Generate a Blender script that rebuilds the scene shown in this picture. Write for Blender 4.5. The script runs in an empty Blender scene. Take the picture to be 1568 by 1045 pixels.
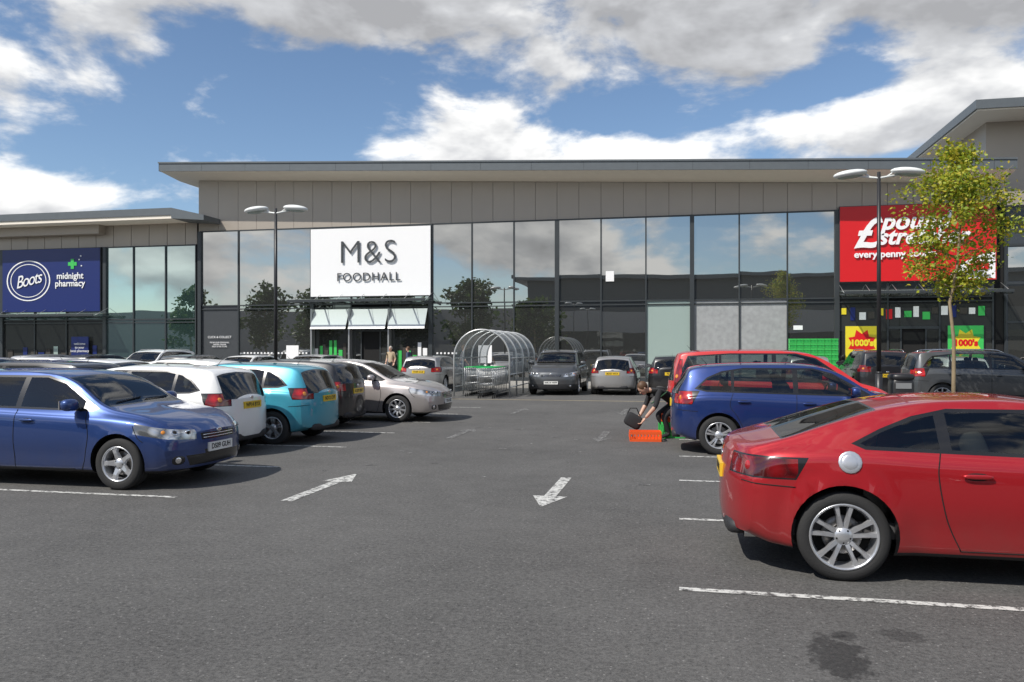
import bpy,bmesh,math,random
from mathutils import Vector,Matrix
from mathutils.bvhtree import BVHTree
R=math.radians
random.seed(7)
S=bpy.context.scene
W=bpy.data.worlds.new("World"); S.world=W; W.use_nodes=True
S.view_settings.view_transform='Standard'; S.view_settings.look='None'; S.view_settings.exposure=0
#---------------------------------------------------------------- materials
def newmat(n):
    m=bpy.data.materials.new(n); m.use_nodes=True
    return m,m.node_tree.nodes,m.node_tree.links,m.node_tree.nodes['Principled BSDF']
def c4(c): return (c[0],c[1],c[2],1)
def pmat(n,col,rough=.5,metal=0,coat=0,var=.12,vs=3,bump=0,bs=60,spec=.5):
    m,N,L,b=newmat(n)
    b.inputs['Roughness'].default_value=rough; b.inputs['Metallic'].default_value=metal
    b.inputs['Coat Weight'].default_value=coat; b.inputs['Coat Roughness'].default_value=.03
    b.inputs['Specular IOR Level'].default_value=spec
    tc=N.new('ShaderNodeTexCoord'); no=N.new('ShaderNodeTexNoise'); no.inputs['Scale'].default_value=vs; no.inputs['Detail'].default_value=5
    L.new(tc.outputs['Object'],no.inputs['Vector'])
    mx=N.new('ShaderNodeMix'); mx.data_type='RGBA'
    mx.inputs['A'].default_value=c4([x*(1-var) for x in col]); mx.inputs['B'].default_value=c4([min(1,x*(1+var)) for x in col])
    L.new(no.outputs['Fac'],mx.inputs['Factor']); L.new(mx.outputs['Result'],b.inputs['Base Color'])
    if bump:
        n2=N.new('ShaderNodeTexNoise'); n2.inputs['Scale'].default_value=bs; n2.inputs['Detail'].default_value=4
        L.new(tc.outputs['Object'],n2.inputs['Vector'])
        bp=N.new('ShaderNodeBump'); bp.inputs['Strength'].default_value=bump; bp.inputs['Distance'].default_value=.01
        L.new(n2.outputs['Fac'],bp.inputs['Height']); L.new(bp.outputs['Normal'],b.inputs['Normal'])
    return m
def paint(n,col,metal=.5):
    m,N,L,b=newmat(n)
    b.inputs['Roughness'].default_value=.38; b.inputs['Metallic'].default_value=metal
    b.inputs['Coat Weight'].default_value=1; b.inputs['Coat Roughness'].default_value=.025
    tc=N.new('ShaderNodeTexCoord')
    fl=N.new('ShaderNodeTexNoise'); fl.inputs['Scale'].default_value=900; L.new(tc.outputs['Object'],fl.inputs['Vector'])
    mx=N.new('ShaderNodeMix'); mx.data_type='RGBA'
    mx.inputs['A'].default_value=c4([x*.8 for x in col]); mx.inputs['B'].default_value=c4([min(1,x*1.2) for x in col])
    L.new(fl.outputs['Fac'],mx.inputs['Factor'])
    # road dust towards the sills
    sp=N.new('ShaderNodeSeparateXYZ'); L.new(tc.outputs['Object'],sp.inputs[0])
    mr=N.new('ShaderNodeMapRange'); mr.inputs['From Min'].default_value=.62; mr.inputs['From Max'].default_value=.18
    mr.inputs['To Max'].default_value=.55
    L.new(sp.outputs['Z'],mr.inputs['Value'])
    dn=N.new('ShaderNodeTexNoise'); dn.inputs['Scale'].default_value=5; dn.inputs['Detail'].default_value=6; L.new(tc.outputs['Object'],dn.inputs['Vector'])
    mu=N.new('ShaderNodeMath'); mu.operation='MULTIPLY'; L.new(mr.outputs[0],mu.inputs[0]); L.new(dn.outputs['Fac'],mu.inputs[1])
    m2=N.new('ShaderNodeMix'); m2.data_type='RGBA'; m2.inputs['B'].default_value=(.12,.105,.09,1)
    L.new(mu.outputs[0],m2.inputs['Factor']); L.new(mx.outputs['Result'],m2.inputs['A']); L.new(m2.outputs['Result'],b.inputs['Base Color'])
    iv=N.new('ShaderNodeMath'); iv.operation='SUBTRACT'; iv.inputs[0].default_value=1; L.new(mu.outputs[0],iv.inputs[1]); L.new(iv.outputs[0],b.inputs['Coat Weight'])
    return m
def carglass():
    m,N,L,b=newmat('car_glass'); N.remove(b); out=N['Material Output']
    tr=N.new('ShaderNodeBsdfTransparent'); tr.inputs[0].default_value=(.55,.60,.58,1)
    gl=N.new('ShaderNodeBsdfGlossy'); gl.inputs['Roughness'].default_value=.015
    fr=N.new('ShaderNodeFresnel'); fr.inputs['IOR'].default_value=1.75
    mx=N.new('ShaderNodeMixShader'); L.new(fr.outputs[0],mx.inputs[0]); L.new(tr.outputs[0],mx.inputs[1]); L.new(gl.outputs[0],mx.inputs[2])
    L.new(mx.outputs[0],out.inputs['Surface']); return m
def lampmat(n,c1,c2):
    m,N,L,b=newmat(n); b.inputs['Roughness'].default_value=.15; b.inputs['Coat Weight'].default_value=1; b.inputs['Coat Roughness'].default_value=.02
    b.inputs['Metallic'].default_value=.55 if c1[2]>.2 else 0
    tc=N.new('ShaderNodeTexCoord'); vo=N.new('ShaderNodeTexVoronoi'); vo.inputs['Scale'].default_value=6; L.new(tc.outputs['Object'],vo.inputs['Vector'])
    cr=N.new('ShaderNodeValToRGB'); cr.color_ramp.elements[0].color=c4(c1); cr.color_ramp.elements[1].color=c4(c2)
    cr.color_ramp.elements[0].position=.3; cr.color_ramp.elements[1].position=.62
    L.new(vo.outputs['Distance'],cr.inputs[0]); L.new(cr.outputs[0],b.inputs['Base Color']); return m
GLASS=carglass()
TRIM=pmat('black_trim',(.012,.012,.013),.25,coat=.3); PLAS=pmat('dark_plastic',(.022,.022,.024),.6,bump=.2)
LAMP=lampmat('headlamp_lens',(.72,.74,.77),(.16,.165,.17)); RED=lampmat('tail_lamp_red',(.45,.008,.01),(.16,.004,.006))
REDD=lampmat('tail_lamp_smoked',(.20,.004,.006),(.05,.003,.004)); CHR=pmat('chrome',(.75,.75,.76),.12,1); TYRE=pmat('tyre_rubber',(.022,.022,.022),.8,bump=.4,bs=120)
RIM=pmat('alloy_wheel',(.62,.63,.65),.3,.75,vs=20); DARK=pmat('wheel_well',(.008,.008,.008),.9); DISC=pmat('brake_disc',(.25,.24,.23),.4,.8)
SEAT=pmat('seat_fabric',(.075,.073,.075),.9)
PW=pmat('plate_white',(.75,.75,.72),.35); PY=pmat('plate_yellow',(.75,.5,.03),.35); INK=pmat('black_ink',(.01,.01,.01),.4)
ORA=pmat('indicator_amber',(.7,.25,.02),.2,coat=1)
#---------------------------------------------------------------- mesh helpers
def empty(n,loc=(0,0,0),rz=0):
    e=bpy.data.objects.new(n,None); S.collection.objects.link(e); e.location=loc; e.rotation_euler=(0,0,rz); return e
def link(n,me,par=None,loc=None):
    o=bpy.data.objects.new(n,me); S.collection.objects.link(o)
    if par: o.parent=par
    if loc: o.location=loc
    return o
class MB:
    def __init__(s): s.v=[];s.f=[];s.m=[];s.sm=[];s.mats=[]
    def mi(s,mat):
        if mat not in s.mats: s.mats.append(mat)
        return s.mats.index(mat)
    def add(s,vs,fs,mat,sm=False):
        o=len(s.v); s.v+=[tuple(v) for v in vs]; k=s.mi(mat)
        for f in fs: s.f.append([o+i for i in f]); s.m.append(k); s.sm.append(sm)
    def box(s,x0,x1,y0,y1,z0,z1,mat):
        x0,x1=min(x0,x1),max(x0,x1)
        vs=[(x,y,z) for z in(z0,z1) for y in(y0,y1) for x in(x0,x1)]
        s.add(vs,[(0,2,3,1),(4,5,7,6),(0,1,5,4),(2,6,7,3),(0,4,6,2),(1,3,7,5)],mat)
    def quad(s,a,b,c,d,mat): s.add([a,b,c,d],[(0,1,2,3)],mat)
    def tube(s,pts,r,mat,n=8,cap=True):
        pts=[Vector(p) for p in pts]; rs=r if isinstance(r,(list,tuple)) else [r]*len(pts)
        vs=[];fs=[]; up=None
        for i,p in enumerate(pts):
            t=(pts[min(i+1,len(pts)-1)]-pts[max(i-1,0)]).normalized()
            if up is None: up=Vector((0,0,1)) if abs(t.z)<.9 else Vector((1,0,0))
            a=t.cross(up).normalized(); b=a.cross(t).normalized(); up=b
            for k in range(n):
                an=2*math.pi*k/n; vs.append(p+(a*math.cos(an)+b*math.sin(an))*rs[i])
        for i in range(len(pts)-1):
            for k in range(n):
                k2=(k+1)%n; fs.append((i*n+k,i*n+k2,(i+1)*n+k2,(i+1)*n+k))
        if cap: fs.append(tuple(range(n-1,-1,-1))); fs.append(tuple(range((len(pts)-1)*n,len(pts)*n)))
        s.add(vs,fs,mat,True)
    def sup(s,c,r,mat,e=.6,M=None,nu=10,nv=16):
        vs=[];fs=[]
        def pw(a): return math.copysign(abs(a)**e,a)
        for i in range(nu+1):
            u=-math.pi/2+math.pi*i/nu
            for j in range(nv):
                w=2*math.pi*j/nv
                p=Vector((r[0]*pw(math.cos(u))*pw(math.cos(w)),r[1]*pw(math.cos(u))*pw(math.sin(w)),r[2]*pw(math.sin(u))))
                if M: p=M@p
                vs.append(p+Vector(c))
        for i in range(nu):
            for j in range(nv):
                j2=(j+1)%nv; fs.append((i*nv+j,i*nv+j2,(i+1)*nv+j2,(i+1)*nv+j))
        s.add(vs,fs,mat,True)
    def lathe(s,prof,mat,n=40,sm=True):
        vs=[];fs=[];k=len(prof)
        for i in range(n):
            a=2*math.pi*i/n
            for r,y in prof: vs.append((r*math.cos(a),y,r*math.sin(a)))
        for i in range(n):
            i2=(i+1)%n
            for j in range(k-1): fs.append((i*k+j,i*k+j+1,i2*k+j+1,i2*k+j))
        s.add(vs,fs,mat,sm)
    def mesh(s,n):
        me=bpy.data.meshes.new(n); me.from_pydata(s.v,[],s.f)
        for m in s.mats: me.materials.append(m)
        me.polygons.foreach_set('material_index',s.m); me.polygons.foreach_set('use_smooth',s.sm); me.update(); return me
    def obj(s,n,par=None,loc=None): return link(n,s.mesh(n),par,loc)
def text(n,body,size,loc,rot,mat,par,ext=.002,align='CENTER',shear=0,off=0,sx=1,space=1):
    c=bpy.data.curves.new(n,'FONT'); c.body=body; c.size=size; c.extrude=ext; c.align_x=align; c.align_y='CENTER'; c.shear=shear; c.offset=off; c.space_character=space
    c.resolution_u=4
    o=bpy.data.objects.new('tmp',c); S.collection.objects.link(o)
    dg=bpy.context.evaluated_depsgraph_get(); me=bpy.data.meshes.new_from_object(o.evaluated_get(dg)); bpy.data.objects.remove(o)
    me.materials.clear(); me.materials.append(mat)
    q=link(n,me,par,loc); q.rotation_euler=rot; q.scale=(sx,1,1); return q
def pchip(P):
    xs=[p[0] for p in P]; ys=[p[1] for p in P]; n=len(xs)
    d=[(ys[i+1]-ys[i])/(xs[i+1]-xs[i]) for i in range(n-1)]
    m=[d[0]]+[0 if d[i-1]*d[i]<=0 else 2*d[i-1]*d[i]/(d[i-1]+d[i]) for i in range(1,n-1)]+[d[-1]]
    def f(x):
        if x<=xs[0]: return ys[0]
        if x>=xs[-1]: return ys[-1]
        i=0
        while x>xs[i+1]: i+=1
        h=xs[i+1]-xs[i]; t=(x-xs[i])/h
        return (2*t**3-3*t*t+1)*ys[i]+(t**3-2*t*t+t)*h*m[i]+(-2*t**3+3*t*t)*ys[i+1]+(t**3-t*t)*h*m[i+1]
    return f
def catmull(P,n):
    out=[]
    for i in range(len(P)-1):
        p0=P[max(i-1,0)];p1=P[i];p2=P[i+1];p3=P[min(i+2,len(P)-1)]
        for k in range(n):
            t=k/n
            out.append(tuple(.5*((2*p1[j])+(-p0[j]+p2[j])*t+(2*p0[j]-5*p1[j]+4*p2[j]-p3[j])*t*t+(-p0[j]+3*p1[j]-3*p2[j]+p3[j])*t**3) for j in(0,1)))
    out.append(tuple(P[-1])); return out
#---------------------------------------------------------------- cars
HATCH=dict(L=4.34,W=1.82,H=1.49,wx=(.80,3.46),r=.315,roofw=.70,
 top=[(0,.99),(.03,1.05),(.16,1.22),(.30,1.40),(.5,1.445),(1.2,1.485),(1.9,1.49),(2.4,1.455),(2.68,1.37),(3.2,1.06),(3.38,1.0),(3.8,.93),(4.15,.83),(4.34,.71)],
 belt=[(0,.93),(.8,.99),(2,.955),(3.2,.90),(3.8,.84),(4.2,.745),(4.34,.66)],
 ws=(2.60,3.27),rw=(.055,.27),
 dlo=[(.43,1.07),(.62,1.24),(.85,1.34),(1.2,1.395),(2.3,1.395),(2.6,1.315),(3.14,1.00),(3.08,.975),(.6,1.03)],
 win=[(.2,1.0),(1.05,1.98),(2.06,2.96)],
 tail=(.36,.82,1.02,.52),head=((3.72,.70),(3.72,.83),(4.4,.585),(4.4,.69),.42),
 seams=[[(2.03,.98),(2.02,.6),(2.03,.24)],[(3.02,.96),(3.1,.7),(3.06,.42),(3.0,.24)],[(1.03,1.0),(.98,.8),(1.1,.62),(1.2,.4),(1.22,.25)],[(3.7,.8),(3.78,.66),(3.85,.6)],[(1.25,.25),(2.9,.25)],[(.12,.72),(.46,.70)]],
 handles=[(1.2,.87),(2.22,.85)],mir=(2.92,.98),plate_r=.80,plate_f=.47)
def scaled(b,L,W,H,**k):
    s=dict(b); fx=L/b['L']; fz=H/b['H']
    P=lambda l:[(x*fx,z*fz) for x,z in l]
    s.update(L=L,W=W,H=H,wx=tuple(x*fx for x in b['wx']),top=P(b['top']),belt=P(b['belt']),ws=tuple(x*fx for x in b['ws']),rw=tuple(x*fx for x in b['rw']),
     dlo=P(b['dlo']),win=[tuple(x*fx for x in w) for w in b['win']],seams=[P(l) for l in b['seams']],handles=P(b['handles']),mir=(b['mir'][0]*fx,b['mir'][1]*fz))
    t=b['tail']; s['tail']=(t[0]*fx,t[1]*fz,t[2]*fz,t[3]); h=b['head']; s['head']=tuple((p[0]*fx,p[1]*fz) for p in h[:4])+(h[4],)
    s.update(k); return s
TT=dict(L=4.18,W=1.84,H=1.35,wx=(.84,3.31),r=.327,roofw=.66,flare=.03,
 top=[(0,.90),(.04,.955),(.25,1.0),(.45,1.045),(.8,1.165),(1.2,1.285),(1.6,1.34),(1.95,1.35),(2.3,1.325),(2.6,1.24),(3.15,.97),(3.3,.93),(3.7,.86),(4.0,.74),(4.18,.60)],
 belt=[(0,.86),(.4,.93),(.9,.955),(1.5,.93),(2.6,.90),(3.2,.86),(3.7,.79),(4.0,.68),(4.18,.56)],
 ws=(2.5,3.18),rw=(.42,1.12),
 dlo=[(.93,1.005),(1.12,1.10),(1.35,1.19),(1.6,1.245),(2.2,1.245),(2.5,1.175),(3.0,.935),(2.95,.92),(1.0,.975)],
 win=[(.6,1.50),(1.58,2.80)],
 tail=(.50,.745,.885,.50),head=((3.65,.62),(3.65,.76),(4.2,.50),(4.2,.60),.42),
 seams=[[(1.50,.955),(1.47,.8),(1.52,.5),(1.62,.26)],[(2.86,.93),(2.95,.6),(2.9,.26)],[(1.62,.26),(2.9,.26)],[(.04,.70),(.5,.68)]],
 handles=[(1.72,.80)],mir=(2.72,.95),plate_r=.70,plate_f=.42)
SUV=scaled(HATCH,4.5,1.88,1.68,r=.355,clad=.42,roofw=.74,rails=1,
 top=[(0,1.12),(.03,1.2),(.13,1.42),(.25,1.60),(.5,1.645),(1.2,1.68),(2,1.68),(2.5,1.63),(2.75,1.55),(3.25,1.22),(3.42,1.165),(3.9,1.10),(4.3,1.0),(4.5,.85)],
 belt=[(0,1.05),(.8,1.12),(2,1.09),(3.3,1.04),(3.9,.99),(4.35,.90),(4.5,.78)],
 dlo=[(.35,1.19),(.48,1.38),(.62,1.50),(1.2,1.57),(2.35,1.575),(2.65,1.49),(3.2,1.15),(3.1,1.12),(.6,1.16)],rw=(.05,.22))
MPV=scaled(HATCH,4.3,1.82,1.70,roofw=.78,
 top=[(0,1.10),(.02,1.2),(.10,1.45),(.18,1.62),(.4,1.665),(1.2,1.70),(2,1.70),(2.6,1.65),(2.85,1.56),(3.45,1.15),(3.55,1.08),(3.9,1.0),(4.2,.88),(4.3,.78)],
 dlo=[(.25,1.15),(.35,1.40),(.42,1.56),(1.2,1.61),(2.4,1.61),(2.75,1.52),(3.3,1.12),(3.2,1.08),(.5,1.12)],rw=(.04,.15),ws=(2.78,3.45),tail=(.30,.85,1.5,.70))
SMALL=scaled(HATCH,3.95,1.72,1.50,r=.30,rw=(.05,.31),tail=(.34,.84,1.03,.52),
 dlo=[(.50,1.09),(.66,1.24),(.85,1.34),(1.15,1.395),(2.1,1.40),(2.4,1.315),(2.88,1.01),(2.8,.985),(.65,1.05)],win=[(.3,.93),(.98,1.80),(1.88,2.74)],
 top=[(0,.95),(.03,1.0),(.18,1.22),(.32,1.39),(.52,1.45),(1.1,1.49),(1.8,1.50),(2.25,1.46),(2.5,1.38),(3.0,1.06),(3.15,1.0),(3.5,.93),(3.8,.83),(3.95,.71)])
FOCUS=scaled(HATCH,4.26,1.82,1.45,wx=(.80,3.44)); SMALL=scaled(SMALL,3.9,1.72,1.455)
GOLF=scaled(HATCH,4.2,1.79,1.48)
EST=scaled(HATCH,4.78,1.88,1.465)
SPECS={'hatch':FOCUS,'tt':TT,'suv':SUV,'mpv':MPV,'small':SMALL,'golf':GOLF,'est':EST}
def cut_region(bm,planes,mat,cond):
    cand=[f for f in bm.faces if cond(f) and not any(all((v.co-co).dot(no)>0 for v in f.verts) for co,no in planes)]
    for co,no in planes:
        g=set(cand)
        for f in cand: g.update(f.edges); g.update(f.verts)
        r=bmesh.ops.bisect_plane(bm,geom=list(g),dist=1e-5,plane_co=co,plane_no=no)
        cand=[x for x in r['geom'] if isinstance(x,bmesh.types.BMFace)]
    for f in cand:
        c=f.calc_center_median()
        if all((c-co).dot(no)<=1e-5 for co,no in planes): f.material_index=mat
def polyplanes(P,ins=0):
    cx=sum(p[0] for p in P)/len(P); cz=sum(p[1] for p in P)/len(P); out=[]
    for i in range(len(P)):
        a=P[i]; b=P[(i+1)%len(P)]; n=Vector((b[1]-a[1],0,-(b[0]-a[0]))).normalized()
        if n.dot(Vector((cx-a[0],0,cz-a[1])))>0: n=-n
        out.append((Vector((a[0],0,a[1]))-n*ins,n))
    return out
BODY={}
s_paint=bpy.data.materials.new('slot_paint')
def build_body(key):
    if key in BODY: return BODY[key]
    s=SPECS[key]; L=s['L']; hw=s['W']/2; H=s['H']; top=pchip(s['top']); belt=pchip(s['belt']); ra=s['r']+.045
    wf=pchip([(0,.90),(.05*L,.945),(.15*L,.985),(.3*L,1),(.7*L,1),(.85*L,.985),(.95*L,.945),(L,.90)])
    bf=pchip([(0,.30),(.08*L,.22),(.2*L,.19),(.8*L,.19),(.95*L,.20),(L,.24)])
    fl=s.get('flare',.014); rw0=s['roofw']; nst=92; m=10
    def disp(x,y,z):
        k=max(0,(x-(L-.75))/.75)**2; yy=abs(y)/hw; dx=-k*(.30*yy**2.6+.16*max(0,(z-.5)/.4)**2*.6+.05*max(0,(.40-z)/.2)**2)
        k2=max(0,(.6-x)/.6)**2; dx+=k2*(.27*yy**2.8+.03*max(0,(.45-z)/.2)**2+(.07 if key=='tt' else .03)*max(0,(z-.7)/.35))
        if yy>.6:
            for wx in s['wx']:
                d=math.hypot(x-wx,z-s['r']); y+=math.copysign(fl*math.exp(-((d-ra-.01)/.07)**2),y)
            y-=math.copysign(.014*math.exp(-((z-.40)/.07)**2)*(1 if s['wx'][0]+.4<x<s['wx'][1]-.4 else 0),y)
            zc=belt(x)-.17; y+=math.copysign(.008*max(0,1-abs(z-zc)/.03),y)
        return (x+dx-L/2,y,z)
    rings=[]; vs=[]; fs=[]; ms=[]
    hmax=H-belt(L*.45)
    n=0; itop=27
    for i in range(nst+1):
        x=L*(.5-.5*math.cos(math.pi*i/nst)); w=hw*wf(x); zt=top(x); zb=min(belt(x),zt-.05); zo=bf(x)
        hn=max(0,min(1,(zt-zb-.05)/(hmax-.05))); cr=.035+.04*hn; wre=w*(.88*(1-hn)+rw0*hn); ze=max(zt-cr,zb+.012)
        P=[(.80*w,zo),(.93*w,zo+.02),(.975*w,zo+.10),(1.0*w,zo+(zb-zo)*.5),(.994*w,zb-.13),(.972*w,zb-.04),(.935*w,zb+.004),
           ((.93*w+wre)/2+.016*hn,(zb+ze)/2),(wre,ze),(wre-.055,max(zt-cr*.45,ze+.004)),(wre*.5,max(zt-.012,ze+.006)),(0,zt)]
        h=catmull(P,3); n=len(h)
        rings.append([disp(x,a,b) for a,b in h]+[disp(x,-a,b) for a,b in h[-2::-1]]+[disp(x,-h[0][0]+2*h[0][0]*q/m,h[0][1]) for q in range(1,m)])
        if i==0: cap0=(x,h)
        if i==nst: cap1=(x,h)
    k=len(rings[0])
    for r in rings: vs+=r
    for i in range(nst):
        for j in range(k):
            j2=(j+1)%k; fs.append((i*k+j,(i+1)*k+j,(i+1)*k+j2,i*k+j2))
            ms.append(1 if itop<=j<2*(n-1)-itop else 0)
    for ci,(x,h) in ((0,cap0),(nst,cap1)):
        base=ci*k; rows=[]
        rows.append([base+0]+[base+k-q for q in range(1,m)]+[base+2*(n-1)])
        for i in range(1,n-1):
            a=h[i]; row=[base+i]
            for q in range(1,m):
                vs.append(disp(x,a[0]-2*a[0]*q/m,a[1])); row.append(len(vs)-1)
            row.append(base+2*(n-1)-i); rows.append(row)
        for i in range(len(rows)-1):
            for q in range(m):
                f=(rows[i][q],rows[i][q+1],rows[i+1][q+1],rows[i+1][q]); fs.append(f if ci else f[::-1]); ms.append(0)
        for q in range(m):
            f=(rows[-1][q],rows[-1][q+1],base+n-1); fs.append(f if ci else f[::-1]); ms.append(0)
    me=bpy.data.meshes.new('b'); me.from_pydata(vs,[],fs); me.polygons.foreach_set('material_index',ms)
    for q in range(8): me.materials.append(bpy.data.materials.get('slot%d'%q) or bpy.data.materials.new('slot%d'%q))
    bm=bmesh.new(); bm.from_mesh(me); bmesh.ops.recalc_face_normals(bm,faces=bm.faces); bm.to_mesh(me); bm.free()
    o=link('tmpb',me); cb=MB()
    for wx in s['wx']:
        for sg in(1,-1):
            y0,y1=(hw-.30,hw+.2) if sg>0 else(-hw-.2,-hw+.30); vv=[];N=40
            for q in range(N):
                a=2*math.pi*q/N; vv+=[(wx-L/2+ra*math.cos(a),y0,s['r']+.01+ra*math.sin(a)),(wx-L/2+ra*math.cos(a),y1,s['r']+.01+ra*math.sin(a))]
            ff=[(2*q,2*q+1,2*((q+1)%N)+1,2*((q+1)%N)) for q in range(N)]+[tuple(range(0,2*N,2))[::-1],tuple(range(1,2*N,2))]
            cb.add(vv,ff,bpy.data.materials['slot3'])
    cm=cb.mesh('c'); bm=bmesh.new(); bm.from_mesh(cm); bmesh.ops.recalc_face_normals(bm,faces=bm.faces); bm.to_mesh(cm); bm.free()
    c=link('tmpc',cm); md=o.modifiers.new('b','BOOLEAN'); md.object=c; md.operation='DIFFERENCE'; md.solver='EXACT'
    dg=bpy.context.evaluated_depsgraph_get(); me2=bpy.data.meshes.new_from_object(o.evaluated_get(dg)); bpy.data.objects.remove(o); bpy.data.objects.remove(c)
    bm=bmesh.new(); bm.from_mesh(me2); off=L/2
    V=Vector
    for f in bm.faces:
        c=f.calc_center_median()
        for wx in s['wx']:
            d=math.hypot(c.x+off-wx,c.z-s['r']-.01)
            if d<ra+.002 and (abs(abs(c.y)-(hw-.3))<.01 or (abs(d-ra)<.01 and abs(f.normal.y)<.15)): f.material_index=3
            if d<ra-.02: f.material_index=3
        if f.material_index>3: f.material_index=0
    def X(p): return (p[0]-off,p[1])
    clad=s.get('clad',.235)
    cut_region(bm,[(V((0,0,clad)),V((0,0,1)))],6,lambda f:f.material_index in(0,1))
    top1=lambda f:f.material_index==1
    x0,x1=s['ws']; cut_region(bm,[(V((x0-.03-off,0,0)),V((-1,0,0))),(V((x1-off,0,0)),V((1,0,0)))],3,top1)
    tt=lambda f:f.material_index==3 and f.normal.z>.25 and f.calc_center_median().z>.8
    cut_region(bm,[(V((x0-off,0,0)),V((-1,0,0))),(V((x1-.04-off,0,0)),V((1,0,0)))],2,tt)
    x0,x1=s['rw']; cut_region(bm,[(V((x0-off,0,0)),V((-1,0,0))),(V((x1-off,0,0)),V((1,0,0)))],3,lambda f:f.material_index==1 and f.calc_center_median().z>.8)
    cut_region(bm,[(V((x0+.015-off,0,0)),V((-1,0,0))),(V((x1-.02-off,0,0)),V((1,0,0)))],2,lambda f:f.material_index==3 and f.calc_center_median().z>.8 and f.calc_center_median().x<-.5)
    P=[X(p) for p in s['dlo']]
    cut_region(bm,polyplanes(P,-.012),3,lambda f:f.material_index==0 and abs(f.normal.y)>.45)
    for a,b in s['win']:
        cut_region(bm,polyplanes(P,.014)+[(V((a-off,0,0)),V((-1,0,0))),(V((b-off,0,0)),V((1,0,0)))],2,lambda f:f.material_index==3 and f.calc_center_median().z>.85 and abs(f.calc_center_median().y)>.4 and abs(f.normal.y)>.3)
    tx,z0,z1,ty=s['tail']
    tn=V((1,0,-.55 if key!='mpv' else 0)).normalized()
    for sg in(1,-1):
        cut_region(bm,[(V((tx+.014-off,0,z0)),tn),(V((0,0,z0-.012)),V((0,0,-1))),(V((0,0,z1+.012)),V((0,0,1))),(V((0,sg*(ty-.012),0)),V((0,-sg,0)))],3,lambda f:f.material_index in(0,1) and f.calc_center_median().x<-1)
    def tailc(f):
        c=f.calc_center_median()
        return f.material_index in(0,1,3) and c.x<-1 and c.x<tx-off+.01 and z0-.02<c.z<z1+.02 and abs(c.y)>ty-.03
    for sg in(1,-1):
        cut_region(bm,[(V((tx-off,0,z0)),tn),(V((0,0,z0)),V((0,0,-1))),(V((0,0,z1)),V((0,0,1))),(V((0,sg*ty,0)),V((0,-sg,0)))],5,tailc)
        a,b,c_,d,hy=s['head']
        a,b,c_,d=[V((p[0]-off,0,p[1])) for p in(a,b,c_,d)]
        up=V((-(d.z-b.z),0,d.x-b.x)).normalized(); dn=-V((-(c_.z-a.z),0,c_.x-a.x)).normalized()
        cut_region(bm,[(b,up),(a,dn),(a,V((-1,0,0))),(V((L/2-.1,sg*hy,0)),V((.35,-sg,0)).normalized())],4,lambda f:f.material_index in(0,1) and f.calc_center_median().x>1)
    ff=lambda f:f.material_index==0 and f.normal.x>.55
    hz=s['head'][3][1]
    for (yw,za,zb,sl) in((.36,hz-.10,hz-.015,.1),(.52,.27,.40,.5),(.30,.40,.45,.3)):
        cut_region(bm,[(V((0,0,za)),V((0,0,-1))),(V((0,0,zb)),V((0,0,1))),(V((0,yw,za)),V((0,1,-sl)).normalized()),(V((0,-yw,za)),V((0,-1,-sl)).normalized())],3,ff)
    bmesh.ops.remove_doubles(bm,verts=bm.verts,dist=1e-4)
    bvh=BVHTree.FromBMesh(bm)
    me=bpy.data.meshes.new('car_body_'+key); bm.to_mesh(me); bm.free()
    for q in range(8): me.materials.append(bpy.data.materials['slot%d'%q])
    me.polygons.foreach_set('use_smooth',[True]*len(me.polygons)); me.set_sharp_from_angle(angle=R(42))
    D=MB()
    def side(x,z,sg):
        h=bvh.ray_cast(V((x-off,sg*2,z)),V((0,-sg,0))); return (h[0],h[1]) if h[0] else (None,None)
    for sm_ in s['seams']:
        for sg in(1,-1):
            pl=catmull(sm_,8) if len(sm_)>2 else [(sm_[0][0]+(sm_[1][0]-sm_[0][0])*q/20,sm_[0][1]+(sm_[1][1]-sm_[0][1])*q/20) for q in range(21)]
            pts=[]
            for x,z in pl:
                c,nn=side(x,z,sg)
                if c and abs(c.y)>hw-.25: pts.append(c+nn*.0005)
            if len(pts)>2: D.tube(pts,.0045,DARK,6)
    for hx,hz_ in s['handles']:
        for sg in(1,-1):
            c,nn=side(hx,hz_,sg)
            if c:
                D.sup(c+V((0,sg*.022,0)),(.10,.014,.017),s_paint,.7); D.sup(c+V((0,sg*.001,-.004)),(.075,.006,.028),DARK,.8)
    mx,mz=s['mir']
    for sg in(1,-1):
        c,nn=side(mx,mz,sg)
        if c:
            D.sup(V((mx-off-.02,sg*(abs(c.y)+.15),mz+.07)),(.075,.115,.075),s_paint,.75); D.tube([(mx-off,c.y-sg*.02,mz),(mx-off,c.y+sg*.09,mz+.03)],.02,TRIM)
            D.box(mx-off-.10,mx-off-.085,min(sg*(abs(c.y)+.06),sg*(abs(c.y)+.24)),max(sg*(abs(c.y)+.06),sg*(abs(c.y)+.24)),mz+.02,mz+.12,CHR)
    def plate(sg,z,mat,wd=.26,hh=.056):
        h=bvh.ray_cast(V((sg*4,0,z)),V((-sg,0,0)))
        if not h[0]: return None
        x=h[0].x+sg*.012; D.box(min(x,x-sg*.03),max(x,x-sg*.03),-wd,wd,z-hh,z+hh,mat); return x
    px=plate(-1,s['plate_r'],PY); pf=plate(1,s['plate_f'],PW)
    for z in (hz-.075,hz-.04):
        h=bvh.ray_cast(V((4,0,z)),V((-1,0,0)))
        if h[0]: D.tube([(h[0].x+.008-.25*abs(.34*q/6)**2.2,.34*q/6,z) for q in range(-6,7)],.006,CHR,6)
    h=bvh.ray_cast(V((4,0,hz+.0)),V((-1,0,0)))
    if h[0]: D.sup(h[0],(.012,.06,.028),CHR,1)
    h=bvh.ray_cast(V((-4,0,s['plate_r']+.12)),V((1,0,0)))
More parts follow.
